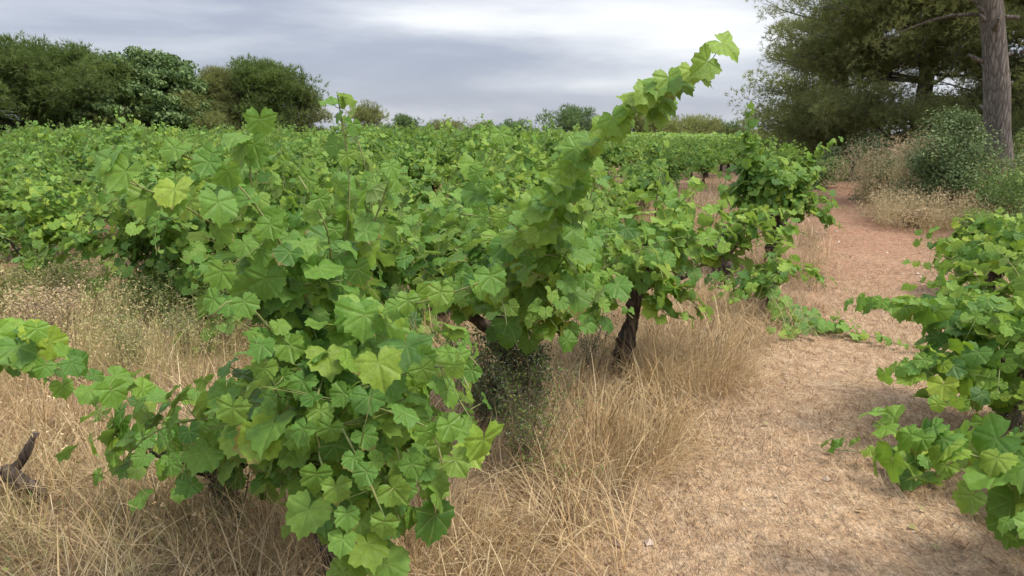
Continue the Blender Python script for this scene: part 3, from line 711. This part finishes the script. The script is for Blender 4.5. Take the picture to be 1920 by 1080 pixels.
# right bank
def bank(x, y):
    l, r = path_edges(y); dl = x - r
    return smooth(-.1, .5, dl + .15 * wav(x, y, 2.2, 9)) * (.3 + .7 * smooth(-.6, .5, wav(x, y, 1.1, 14))) * (x < .74 * (y + 1.4) + .6)
b, az, rr = tufts(5200, 12, (1.8, 20), (2, 24), bank, rg, .09)
blades('bank_grass', b, rg.uniform(.12, .40, len(b)), rg.uniform(.003, .008, len(b)), az, rg.uniform(.2, 1.1, len(b)), M['straw2'], rg, rr, 3, kind='stuff',
       label='straw and yellow green grass on the bank right of the path')
# matted straw lying on soil and path
def lit(x, y):
    s_ = path_sd(x, y); return (smooth(-1.0, .2, s_ + .25 * wav(x, y, 1.6, 20)) * .7 + .30 * smooth(-.2, .8, wav(x, y, 3.0, 25))) * cone(x, y) * (1 - .75 * smooth(5, 10, y))
x, y = scatter(200000, (-4.5, 6), (1.2, 9), lit, rg); n = len(x)
blades('straw_litter', np.stack([x, y, H(x, y) + .004], -1), rg.uniform(.02, .13, n), rg.uniform(.002, .005, n), rg.uniform(0, 6.28, n), rg.uniform(1.35, 1.62, n), M['litter'], rg, None, 2,
       curve=.15, kind='stuff', label='short broken straw lying on the sandy soil and path')

def low_leaves(name, x, y, zmax, size, mat, rng, parent=None, per=1, **props):
    n = len(x); V = np.array([[0, -.5, 0], [.32, 0, .06], [0, .6, 0], [-.32, 0, .06]]); F = np.array([[0, 1, 2], [0, 2, 3]])
    pos = np.stack([x, y, H(x, y) + zmax * rng.random(n) ** 1.3 + .01], -1)
    R_ = frames(rng.normal(0, 1, (n, 3)), np.array([0, 0, 1.]) + rng.normal(0, .5, (n, 3))) * (size * rng.uniform(.6, 1.3, n))[:, None, None]
    W_ = np.einsum('nij,vj->nvi', R_, V) + pos[:, None]
    mb = MB(); mb.add(W_.reshape(-1, 3), (F[None] + (np.arange(n) * 4)[:, None, None]).reshape(-1, 3), np.repeat(rng.random(n), 4))
    return ob(name, mb.mesh(name, mat), parent, **props)
def herbd(x, y): return verge(x, y) * smooth(.2, .7, wav(x, y, 1.7, 30)) * .9
x, y = scatter(16000, (-8, 6), (1.8, 12), herbd, rg)
low_leaves('ground_herbs', x, y, .14, .022, M['herb'], rg, kind='stuff', label='small green herbs growing through the straw between vines')
x, y = scatter(26000, (1.8, 18), (3.5, 20), lambda x, y: bank(x, y) * smooth(-.1, .5, wav(x, y, 1.1, 31)), rg)
low_leaves('bank_herbs', x, y, .22, .035, M['herb'], rg, kind='stuff', label='low green herbs covering the bank right of the path')
# fallen bits: dark leaf crumbs and pebbles
x, y = scatter(9000, (-4, 8), (1.3, 14), lambda x, y: cone(x, y) * .8, rg)
low_leaves('leaf_litter', x, y, .006, .016, M['litter'], rg, kind='stuff', label='dry leaf crumbs strewn over the path')
def pebbles():
    rng = np.random.default_rng(77); x, y = scatter(2600, (-3, 8), (1.3, 12), lambda x, y: cone(x, y) * (path_sd(x, y) < .3), rng); n = len(x)
    V = np.array([[1, 0, 0], [0, 1, 0], [-1, 0, 0], [0, -1, 0], [0, 0, .7], [0, 0, -.6]]); F = np.array([[0, 1, 4], [1, 2, 4], [2, 3, 4], [3, 0, 4], [1, 0, 5], [2, 1, 5], [3, 2, 5], [0, 3, 5]])
    s = rng.uniform(.003, .011, n) * (1 + (rng.random(n) < .12) * 1.9); a = rng.uniform(0, 6.28, n)
    W_ = V[None] * s[:, None, None] * rng.uniform(.6, 1.3, (n, 6, 1)); c, sn = np.cos(a)[:, None], np.sin(a)[:, None]
    W_ = np.stack([W_[..., 0] * c - W_[..., 1] * sn, W_[..., 0] * sn + W_[..., 1] * c, W_[..., 2]], -1) + np.stack([x, y, H(x, y) + s * .2], -1)[:, None]
    mb = MB(); mb.add(W_.reshape(-1, 3), (F[None] + (np.arange(n) * 6)[:, None, None]).reshape(-1, 3), np.repeat(rng.random(n), 6))
    ob('pebbles', mb.mesh('pebbles', M['pebble'], False), None, kind='stuff', label='small pebbles and soil crumbs on the path')
pebbles()
x, y = scatter(700, (-1, 8), (1.3, 12), lambda x, y: cone(x, y) * (path_sd(x, y) < .5) * (.4 + .6 * smooth(0, .6, wav(x, y, 2.6, 17))), rg)
low_leaves('fallen_leaves', x, y, .008, .042, M['dryleaf'], rg, kind='stuff', label='brown fallen leaves scattered along the path')

# ------------------------------------------------------------------ weeds and grass clumps standing as plants
def weed(label, base, h, spread, n_st, seed, flowers=.5, leafm='herb', name='flowering_weed', cat='weed', leafsize=.014, fsize=.006, group=None):
    rng = np.random.default_rng(seed); root = thing(name, label, cat, base, group)
    st = MB(); L_ = []; Fl = []
    for i in range(n_st):
        a = rng.uniform(0, 6.28); d = np.array([math.cos(a), math.sin(a), 0]) * rng.uniform(.05, spread)
        pts = grow((rng.normal(0, .04), rng.normal(0, .04), -.02), norm(d + [0, 0, h]), h * rng.uniform(.6, 1.1), rng, .06, .25, (0, 0, 0), .05, .01)
        st.tube(pts, np.linspace(.0028, .0009, len(pts)), 3)
        for k in range(2, len(pts)):
            if rng.random() < .55:
                q = grow(pts[k], norm(rng.normal(0, 1, 3) + [0, 0, .8]), rng.uniform(.05, .18), rng, .03, .3, (0, 0, 0), .03, .01)
                st.tube(q, .0009, 3); L_ += list(q[1:]); Fl.append(q[-1]); Fl.append(q[-2])
            L_.append(pts[k])
        Fl.append(pts[-1])
    ob('stem', st.mesh('stem', M['twig']), root)
    V = np.array([[0, 0, 0], [.28, .5, .05], [0, 1., 0], [-.28, .5, .05]]); F = np.array([[0, 1, 2], [0, 2, 3]])
    def put(nm, pts, size, mat, rep, jit):
        pts = np.repeat(np.array(pts), rep, 0) + rng.normal(0, jit, (len(pts) * rep, 3)); n = len(pts)
        R_ = frames(rng.normal(0, 1, (n, 3)), rng.normal(0, .6, (n, 3)) + [0, 0, .7]) * (size * rng.uniform(.5, 1.4, n))[:, None, None]
        W_ = np.einsum('nij,vj->nvi', R_, V) + pts[:, None]; mb = MB()
        mb.add(W_.reshape(-1, 3), (F[None] + (np.arange(n) * 4)[:, None, None]).reshape(-1, 3), np.repeat(rng.random(n), 4)); ob(nm, mb.mesh(nm, mat), root, kind='stuff')
    put('foliage', L_, leafsize, M[leafm], 3, .012)
    if flowers: put('flowers', Fl, fsize, M['flower'], max(1, int(flowers * 4)), .012)
    return root
weed('tall wiry weed with tiny white flowers below the long leafy shoot', G(985, 890), .62, .22, 30, 1, .8)
weed('dark weed with white specks right under the second vine', G(925, 800), .62, .30, 40, 2, .6, 'shrub', leafsize=.020)
weed('white flecked weed leaning against the crooked vine trunk', G(1105, 705), .50, .22, 18, 3, .8, 'shrub')
weed('bright green herb low in the straw at the path side', G(1050, 915), .13, .12, 12, 4, 0, 'herb')
weed('pale flowering weed in front of the left vines', G(250, 690), .42, .30, 22, 5, 1.0)
weed('brown seedy weed left of the pale flowering one', G(120, 660), .55, .35, 26, 6, .6, 'litter')
weed('pale weed between the left clearing and the big vine', G(360, 660), .45, .30, 18, 7, .9)
weed('thin white flowered weed among the shoots on the right', G(1905, 830), .42, .25, 22, 8, 1.0, 'shrub')
weed('tiny flowered weed standing in front of the small low vine', G(440, 1000), .40, .15, 10, 9, .6)
weed('green weed beside the low sprawling vine', G(1530, 545), .20, .2, 14, 10, .1, 'herb')

def grass_clump(label, base, h, r, n, seed, mat='straw', heads=.8, name='tall_grass', width=(.0015, .003), group=None, lean_=.35, headsize=1.0):
    rng = np.random.default_rng(seed); a = rng.uniform(0, 6.28, n); q = r * np.sqrt(rng.random(n))
    x = base[0] + q * np.cos(a); y = base[1] + q * np.sin(a)
    b = np.stack([x, y, H(x, y) - .01], -1)
    o = blades(name, b, h * rng.uniform(.45, 1.1, n), rng.uniform(*width, n), a + rng.normal(0, .6, n), rng.uniform(.02, lean_, n), M[mat], rng, None, 4, heads=heads, curve=1.2, headsize=headsize)
    o['label'] = label; o['category'] = 'grass'
    if group: o['group'] = group
    return o
grass_clump('tall pale seeding grass at the left edge above the light green shoot', G(60, 800), .62, .35, 150, 31, heads=.7)
grass_clump('sparse tall grass stems in front of the left clearing', G(210, 900), .50, .4, 90, 32, heads=.6)
grass_clump('big golden seeding grass clump on the bank where the path narrows', G(1692, 385), 1.25, .75, 1500, 33, mat='golden', heads=1.0, width=(.003, .006), lean_=.8, headsize=2.6)
grass_clump('lower golden grass on the slope between the big clump and the path', G(1722, 425), .6, .6, 1200, 44, mat='golden', heads=1.0, width=(.003, .006), lean_=.9, headsize=2.2)
grass_clump('golden grass stems beside the foot of the big pine trunk', ground_at(8.5, 13.3), 1.0, .55, 500, 34, heads=1.0, width=(.004, .007))
grass_clump('dry grass tuft under the round vine beside the path', G(1470, 515), .40, .40, 700, 35, heads=.4, width=(.003, .005), lean_=.9)
grass_clump('dry grass heap behind the old stump', G(1290, 430), .55, .7, 900, 36, heads=.3, width=(.003, .006), lean_=.9)
grass_clump('bent straw tussock at the foot of the crooked trunk', G(1290, 700), .50, .45, 1500, 37, heads=.1, width=(.002, .004), lean_=1.3)
grass_clump('bent straw tussock beside the wiry white flowered weed', G(1120, 860), .42, .40, 1500, 38, heads=.1, width=(.002, .004), lean_=1.3)
grass_clump('brown straw tussock at the foot of the nearest vine', G(760, 1075), .40, .40, 1700, 39, heads=.05, width=(.0016, .0035), lean_=1.4)
grass_clump('upright straw between the nearest vine and the small low vine', G(520, 1010), .35, .30, 900, 40, heads=.2, width=(.0016, .003), lean_=1.0)

def shrub(label, base, rx, rz, n, seed, mat='shrub', leaf=.035, name='shrub', cat='shrub', squash=1.0, clumps=16):
    rng = np.random.default_rng(seed); root = thing(name, label, cat, base)
    br = MB(); cs = []
    for i in range(clumps):
        d = norm(rng.normal(0, 1, 3) * [1, 1, .6] + [0, 0, .45]); e = d * np.array([rx, rx, rz]) * rng.uniform(.45, .95) + [0, 0, rz * .28]
        e[2] = max(e[2], .08); cs.append(e); br.tube(spline([(0, 0, -.05), e * .5 + rng.normal(0, .05, 3), e], .12), np.linspace(.018, .004, len(spline([(0, 0, -.05), e * .5, e], .12)))[:0].sum() + .008, 4)
    ob('branches', br.mesh('branches', M['twig']), root, kind='stuff')
    cs = np.array(cs); k = rng.integers(0, clumps, n); dv = norm(rng.normal(0, 1, (n, 3))); rad = rng.random(n) ** .4
    pos = cs[k] + dv * (rad * rng.uniform(.20, .42, clumps)[k] * rx)[:, None] * [1, 1, .85]; pos[:, 2] = np.maximum(pos[:, 2], .02)
    V = np.array([[0, 0, 0], [.26, .5, .06], [0, 1., 0], [-.26, .5, .06]]); F = np.array([[0, 1, 2], [0, 2, 3]])
    R_ = frames(rng.normal(0, 1, (n, 3)) + dv, dv + rng.normal(0, .5, (n, 3)) + [0, 0, .6]) * (leaf * rng.uniform(.6, 1.4, n))[:, None, None]
    W_ = np.einsum('nij,vj->nvi', R_, V) + pos[:, None]; mb = MB()
    rv = np.clip(rng.random(clumps)[k] * .5 + rng.random(n) * .5, 0, .99)
    mb.add(W_.reshape(-1, 3), (F[None] + (np.arange(n) * 4)[:, None, None]).reshape(-1, 3), np.repeat(rv, 4)); ob('foliage', mb.mesh('foliage', mat if not isinstance(mat, str) else M[mat]), root, kind='stuff')
    return root
shrub('grey green rounded shrub in front of the big pine trunk', ground_at(7.5, 12.6), 1.0, 1.65, 20000, 51, leaf=.05, clumps=34)
shrub('dark shrub between the rounded shrub and the golden grass', ground_at(7.6, 14.5), .9, 1.0, 9000, 52, leaf=.05)
shrub('green bushy shrub at the right edge below the pine trunk', ground_at(7.6, 10.4), 1.0, .8, 14000, 53, 'herb', .04)
shrub('brown twiggy dry bush in front of the left rows of vines', G(120, 640), .5, .34, 3500, 61, 'litter', .022, clumps=40)
grass_clump('tall straw with pale heads in front of the brown twiggy bush', G(90, 700), .60, .6, 900, 41, mat='straw2', heads=.8, width=(.002, .004), lean_=.6)
grass_clump('pale grass stems mixed with weeds before the left vines', G(330, 700), .45, .55, 900, 42, mat='straw2', heads=.7, width=(.002, .004), lean_=.7)
grass_clump('green tinted tall grass between the left vines and the brown bush', G(200, 600), .6, .8, 1100, 43, mat='straw2', heads=.6, width=(.003, .005), lean_=.6)
shrub('leafy green weed mass under the leftmost field vines', G(30, 570), .7, .5, 9000, 70, 'herb', .035, clumps=24)
shrub('leafy green weed mass under the field vines left of the nearest vine', G(420, 600), .55, .4, 7000, 71, 'herb', .03, clumps=22)
shrub('fuzzy olive bush under the left vines beside the pale flowering weed', G(300, 610), .50, .32, 6000, 62, 'herb', .03)
shrub('dry yellowish bush between the vines left of the big vine', G(40, 600), .5, .35, 4000, 63, 'straw2', .035, clumps=22)
shrub('bushy dry seeding weed inside the golden grass clump', G(1705, 375), .80, 1.05, 7000, 72, 'golden', .05, clumps=40)
shrub('narrow dark green bushy weed column under the vine with the long rising shoot', G(965, 800), .20, .66, 2600, 75, 'weeddark', .022, clumps=60)
shrub('long dark bush under the pines left of the golden grass', ground_at(9.0, 19.5), 1.1, .8, 9000, 64, 'shrub', .06)
shrub('dark bush under the pines straight behind the golden grass', ground_at(10.2, 18.0), 1.2, .9, 9000, 65, 'shrub', .06)
shrub('dark bush closing the end of the path under the low pine', ground_at(11.2, 25.5), 1.5, .9, 9000, 66, 'shrub', .07)
shrub('olive bush on the bank behind the grey green rounded shrub', ground_at(10.0, 15.5), 1.2, .9, 9000, 67, 'herb', .05)
shrub('shaded bush on the bank top behind the big trunk', ground_at(12.5, 16.5), 1.4, 1.2, 10000, 68, 'shrub', .06)
shrub('leafy bank bush just below the right edge shrubs', ground_at(6.4, 8.4), .7, .42, 10000, 69, 'herb', .035)
shrub('bright green bush spilling down the bank at the right edge above the bright green vine', ground_at(6.9, 9.3), .9, .55, 12000, 73, 'herb', .04, clumps=30)
shrub('green weeds along the foot of the bank beside the withered brown shrub', ground_at(6.1, 9.2), .5, .35, 6000, 74, 'herb', .03, clumps=24)
shrub('low yellow green shrub below the rounded shrub', ground_at(6.7, 10.2), .6, .3, 8000, 54, 'herb', .035)
shrub('withered brown shrub on the bank beside the golden grass', G(1712, 425), .33, .25, 2600, 55, 'litter', .04)
shrub('small dark bush at the far end of the path', G(1570, 335), .7, .45, 4000, 56, 'shrub', .05)
shrub('green shrub at the right edge beside the pine foot', ground_at(8.9, 12.2), .8, .9, 9000, 57, 'shrub', .05)
shrub('weedy bush at the left rim where the path meets the trees', ground_at(7.0, 17.6), .8, .6, 6000, 58, 'herb', .05)

# ------------------------------------------------------------------ trees
def needles(mb, pos, dirs, length, width, K, rng, rnd):
    n = len(pos); d = norm(np.repeat(dirs, K, 0) * .9 + rng.normal(0, .62, (n * K, 3)))
    p = np.repeat(pos, K, 0); w = norm(np.cross(d, rng.normal(0, 1, (n * K, 3)))) * width
    l = length * rng.uniform(.6, 1.2, (n * K, 1)); V = np.stack([p - w, p + w, p + d * l], 1)
    mb.add(V.reshape(-1, 3), np.arange(n * K * 3).reshape(-1, 3), np.repeat(np.repeat(rnd, K), 3))
def tree(label, base, h, r, seed, lobes, tuft=.10, w=.004, K=7, per=700, mat='needle', trunk_r=.2, crown_from=.25, name='pine_tree', n_limb=26, profile=None, lean_=(0, 0), limb_list=(), pad=.55, leafy=False, gap=.25, umbrella=0.0):
    """tapered trunk with limbs; foliage pads along the limbs made of thin needle tufts"""
    rng = np.random.default_rng(seed); root = thing(name, label, 'tree', base)
    tb = MB(); n = 14; zz = np.linspace(-.2, h * .96, n)
    tp = np.stack([lean_[0] * (zz / h) + .05 * np.sin(zz * 1.1 + seed), lean_[1] * (zz / h) + .05 * np.cos(zz * .9), zz], -1)
    tb.tube(tp, trunk_r * (1.12 - .9 * np.linspace(0, 1, n) ** 1.1), 12, .05, rng)
    for i in range(11 if crown_from > .35 else 0):      # broken stubs and knots on the lower trunk
        z = rng.uniform(.1, crown_from) * h; a = rng.uniform(0, 6.28); st = np.array([np.interp(z, zz, tp[:, 0]), np.interp(z, zz, tp[:, 1]), z]); l = trunk_r * rng.uniform(1.1, 2.4)
        tb.tube(np.array([st, st + np.array([math.cos(a), math.sin(a), .15]) * l * .6, st + np.array([math.cos(a), math.sin(a), .3]) * l]), np.array([.32, .2, .1]) * trunk_r, 6, .1, rng)
    pads = []
    prof = profile or (lambda f: math.sin(math.pi * min(1, max(0.02, f)) ** .8) ** .6)
    for i in range(n_limb):
        f = rng.random() if i > 3 else i / 4; z = h * (crown_from + (1 - crown_from) * f * .96); a = rng.uniform(0, 6.28)
        st = np.array([np.interp(z, zz, tp[:, 0]), np.interp(z, zz, tp[:, 1]), z])
        L = r * prof(f) * rng.uniform(.7, 1.08); out = np.array([math.cos(a), math.sin(a), 0])
        rise = rng.uniform(-.05, .35) * L * (1 if umbrella == 0 else 1.4)
        e = st + out * L + [0, 0, rise]; mid = st + out * L * .5 + [0, 0, rise * .35] + rng.normal(0, .12, 3)
        lp = spline([st, mid, e], .35); tb.tube(lp, np.linspace(trunk_r * .26, trunk_r * .05, len(lp)), 5)
        m = max(3, int(L / (pad * .75)))
        for k in range(m):
            t_ = .35 + .65 * (k + rng.random()) / m; q = st + (e - st) * t_ + rng.normal(0, .22 * pad + .12 * L * t_ * .6, 3) * [1, 1, .6]
            pads.append(q); tb.tube(np.array([st + (e - st) * max(.1, t_ - .15), q]), .012, 3)
    for st, mid, e in limb_list:
        lp = spline([np.array(st), np.array(mid), np.array(e)], .3); tb.tube(lp, np.linspace(trunk_r * .22, trunk_r * .05, len(lp)), 5)
        for k in range(int(len(lp) * .9)):
            q = lp[rng.integers(len(lp) // 3, len(lp))] + rng.normal(0, pad * .5, 3); pads.append(q)
    ob('trunk', tb.mesh('trunk', M['pinebark']), root)
    pads = np.array(pads); np_ = len(pads); sizes = pad * rng.uniform(.6, 1.25, np_)
    k = rng.integers(0, np_, per * np_ // 10); n = len(k)
    dv = norm(rng.normal(0, 1, (n, 3)) + [0, 0, .35]); pos = pads[k] + dv * (sizes[k] * rng.random(n) ** .45)[:, None] * [1, 1, .62]
    rv = np.clip(rng.random(np_)[k] * .62 + rng.random(n) * .35, 0, .99); mb = MB()
    if leafy:
        V = np.array([[0, -.5, 0], [.36, 0, .05], [0, .5, 0], [-.36, 0, .05]]); F = np.array([[0, 1, 2], [0, 2, 3]])
        R_ = frames(rng.normal(0, 1, (n, 3)), dv + rng.normal(0, .7, (n, 3))) * (tuft * rng.uniform(.6, 1.4, n))[:, None, None]
        W_ = np.einsum('nij,vj->nvi', R_, V) + pos[:, None]
        mb.add(W_.reshape(-1, 3), (F[None] + (np.arange(n) * 4)[:, None, None]).reshape(-1, 3), np.repeat(rv, 4))
    else: needles(mb, pos, norm(dv + [0, 0, .4]), tuft, w, K, rng, rv)
    ob('crown', mb.mesh('crown', M[mat]), root)
    return root

dome = lambda f: max(.15, math.sqrt(max(0, 1 - (f * .98) ** 2)))
# right: the big trunk at the edge, and the mass of pines behind
tree('big pine with a thick bare grey trunk at the right edge', ground_at(9.26, 14.0), 9.5, 4.2, 61, None, tuft=.13, w=.0045, K=8, per=520, trunk_r=.225, crown_from=.40, n_limb=34, lean_=(-2.3, 0), pad=.6,
     profile=lambda f: .95 - .3 * f, limb_list=[((-.2, 0, 3.2), (-1.2, .4, 3.3), (-2.4, .5, 2.9)), ((-.1, 0, 2.6), (.8, -.3, 2.9), (1.8, -.4, 3.0)), ((-.3, 0, 3.8), (-1.4, -.4, 4.1), (-2.6, -.6, 4.0))])
tree('tall spreading pine filling the upper right behind the path', ground_at(12.0, 22.5), 9.0, 4.3, 62, None, tuft=.17, w=.008, K=8, per=1100, trunk_r=.24, crown_from=.06, n_limb=95, pad=.70, profile=lambda f: 1.0 - .50 * f)
tree('pine with an open feathery side against the sky left of the pine group', ground_at(10.9, 25.0), 6.3, 3.0, 63, None, tuft=.17, w=.007, K=7, per=560, trunk_r=.17, crown_from=.08, n_limb=52, pad=.55, profile=lambda f: .45 + .6 * math.sin(math.pi * min(1, f * .8 + .1)), lean_=(-.3, 0))
tree('dark pine behind the rounded shrub on the right', ground_at(13.6, 19.0), 8.5, 3.8, 64, None, tuft=.16, w=.008, K=8, per=900, trunk_r=.22, crown_from=.05, n_limb=80, pad=.7, profile=lambda f: .5 + .55 * math.sin(math.pi * min(1, f * .8 + .15)))
tree('pine farthest right behind the thick trunk', ground_at(16.2, 21.0), 9.0, 4.2, 65, None, tuft=.17, w=.009, K=8, per=700, trunk_r=.22, crown_from=.03, n_limb=70, pad=.8, profile=lambda f: .6 + .4 * math.sin(math.pi * min(1, f * .8 + .15)))
tree('low dark pine closing the view at the far end of the path', ground_at(12.2, 29.0), 5.0, 3.2, 66, None, tuft=.18, w=.010, K=7, per=800, trunk_r=.18, crown_from=.05, n_limb=36, pad=.7, profile=dome)
# left: the grove beyond the field
def at_tree(px, d): q = P(px, 250, d); return ground_at(q[0], q[1])
def crown(label, px, top, wpx, d, seed, mat, **kw):
    b = at_tree(px, d); z = (P(px, top, d)[2] - b[2]) * .95; r = wpx / 2 / FPX * d
    return tree(label, b, z, r, seed, None, mat=mat, **kw)
fk = dict(tuft=.24, w=.013, K=7, per=820, trunk_r=.22, crown_from=.15, n_limb=56, pad=.80, profile=dome)
crown('broad dense umbrella pine at the left edge of the grove', 60, 84, 420, 34, 71, 'needle2', **fk)
crown('second dense pine left in the grove, lower than the broad one', 215, 118, 230, 33, 72, 'needle2', **fk)
crown('leafy light green tree between the pines of the left grove', 292, 96, 215, 33.5, 73, 'needle3', **{**fk, 'leafy': True, 'tuft': .15, 'per': 1800, 'name': 'broadleaf_tree', 'n_limb': 70, 'pad': .5})
crown('small pointed tree in the dip of the left grove', 355, 138, 110, 34, 74, 'needle3', **{**fk, 'leafy': True, 'tuft': .14, 'per': 2400, 'name': 'broadleaf_tree', 'n_limb': 24, 'pad': .5})
crown('pine with a pointed top in the middle of the left grove', 405, 128, 120, 35, 75, 'needle', **{**fk, 'n_limb': 34, 'pad': .65, 'profile': lambda f: 1.0 - .75 * f})
crown('round topped see-through pine at the right end of the left grove', 508, 112, 205, 36, 76, 'needle2', **{**fk, 'n_limb': 54, 'pad': .7, 'per': 620})
crown('thin drooping pine at the right rim of the left grove', 575, 160, 110, 37, 77, 'needle', **{**fk, 'n_limb': 26, 'pad': .55, 'per': 320})
crown('pine filling the dip between the pointed and the round topped pines of the grove', 440, 138, 130, 37, 81, 'needle2', **{**fk, 'n_limb': 36, 'pad': .65})
crown('dark pine low behind the left grove', 150, 160, 260, 40, 78, 'needle2', **{**fk, 'crown_from': .05})
crown('low dark bushy pine under the middle of the left grove', 330, 195, 240, 34, 79, 'needle', **{**fk, 'crown_from': .03, 'n_limb': 40})
crown('low pine under the round topped one', 480, 200, 220, 38, 80, 'needle', **{**fk, 'crown_from': .03, 'n_limb': 34, 'per': 400})
# small trees on the skyline
sk = dict(tuft=.30, w=.018, K=6, per=420, trunk_r=.18, crown_from=.1, n_limb=24, pad=.8, profile=dome)
for i, (px, top, wp, d, lab) in enumerate([
        (960, 252, 110, 66, 'low tree on the skyline just left of the long leafy shoot'), (1240, 240, 90, 59, 'low tree filling the skyline between the dark tree and the broad one'),
        (690, 212, 70, 60, 'pale small tree on the skyline just right of the left grove'), (755, 236, 60, 70, 'tiny tree on the skyline left of the centre'),
        (835, 240, 80, 70, 'low round tree on the skyline near the centre'), (910, 252, 60, 75, 'lowest tree on the skyline at the centre'),
        (1085, 218, 110, 58, 'dark tree on the skyline behind the long leafy shoot'), (1190, 226, 90, 60, 'dark tree on the skyline right of the long leafy shoot'),
        (1285, 238, 110, 62, 'broad low tree on the skyline between shoot and round vine'), (1345, 246, 80, 64, 'small tree on the skyline left of the round vine'),
        (1400, 262, 90, 64, 'low tree on the skyline behind the round vine'), (1465, 262, 70, 60, 'small tree on the skyline beside the right pines')]):
    crown(lab, px, top - 12, wp * 1.35, d, 90 + i, 'needle' if i % 3 else 'needle3', **sk)
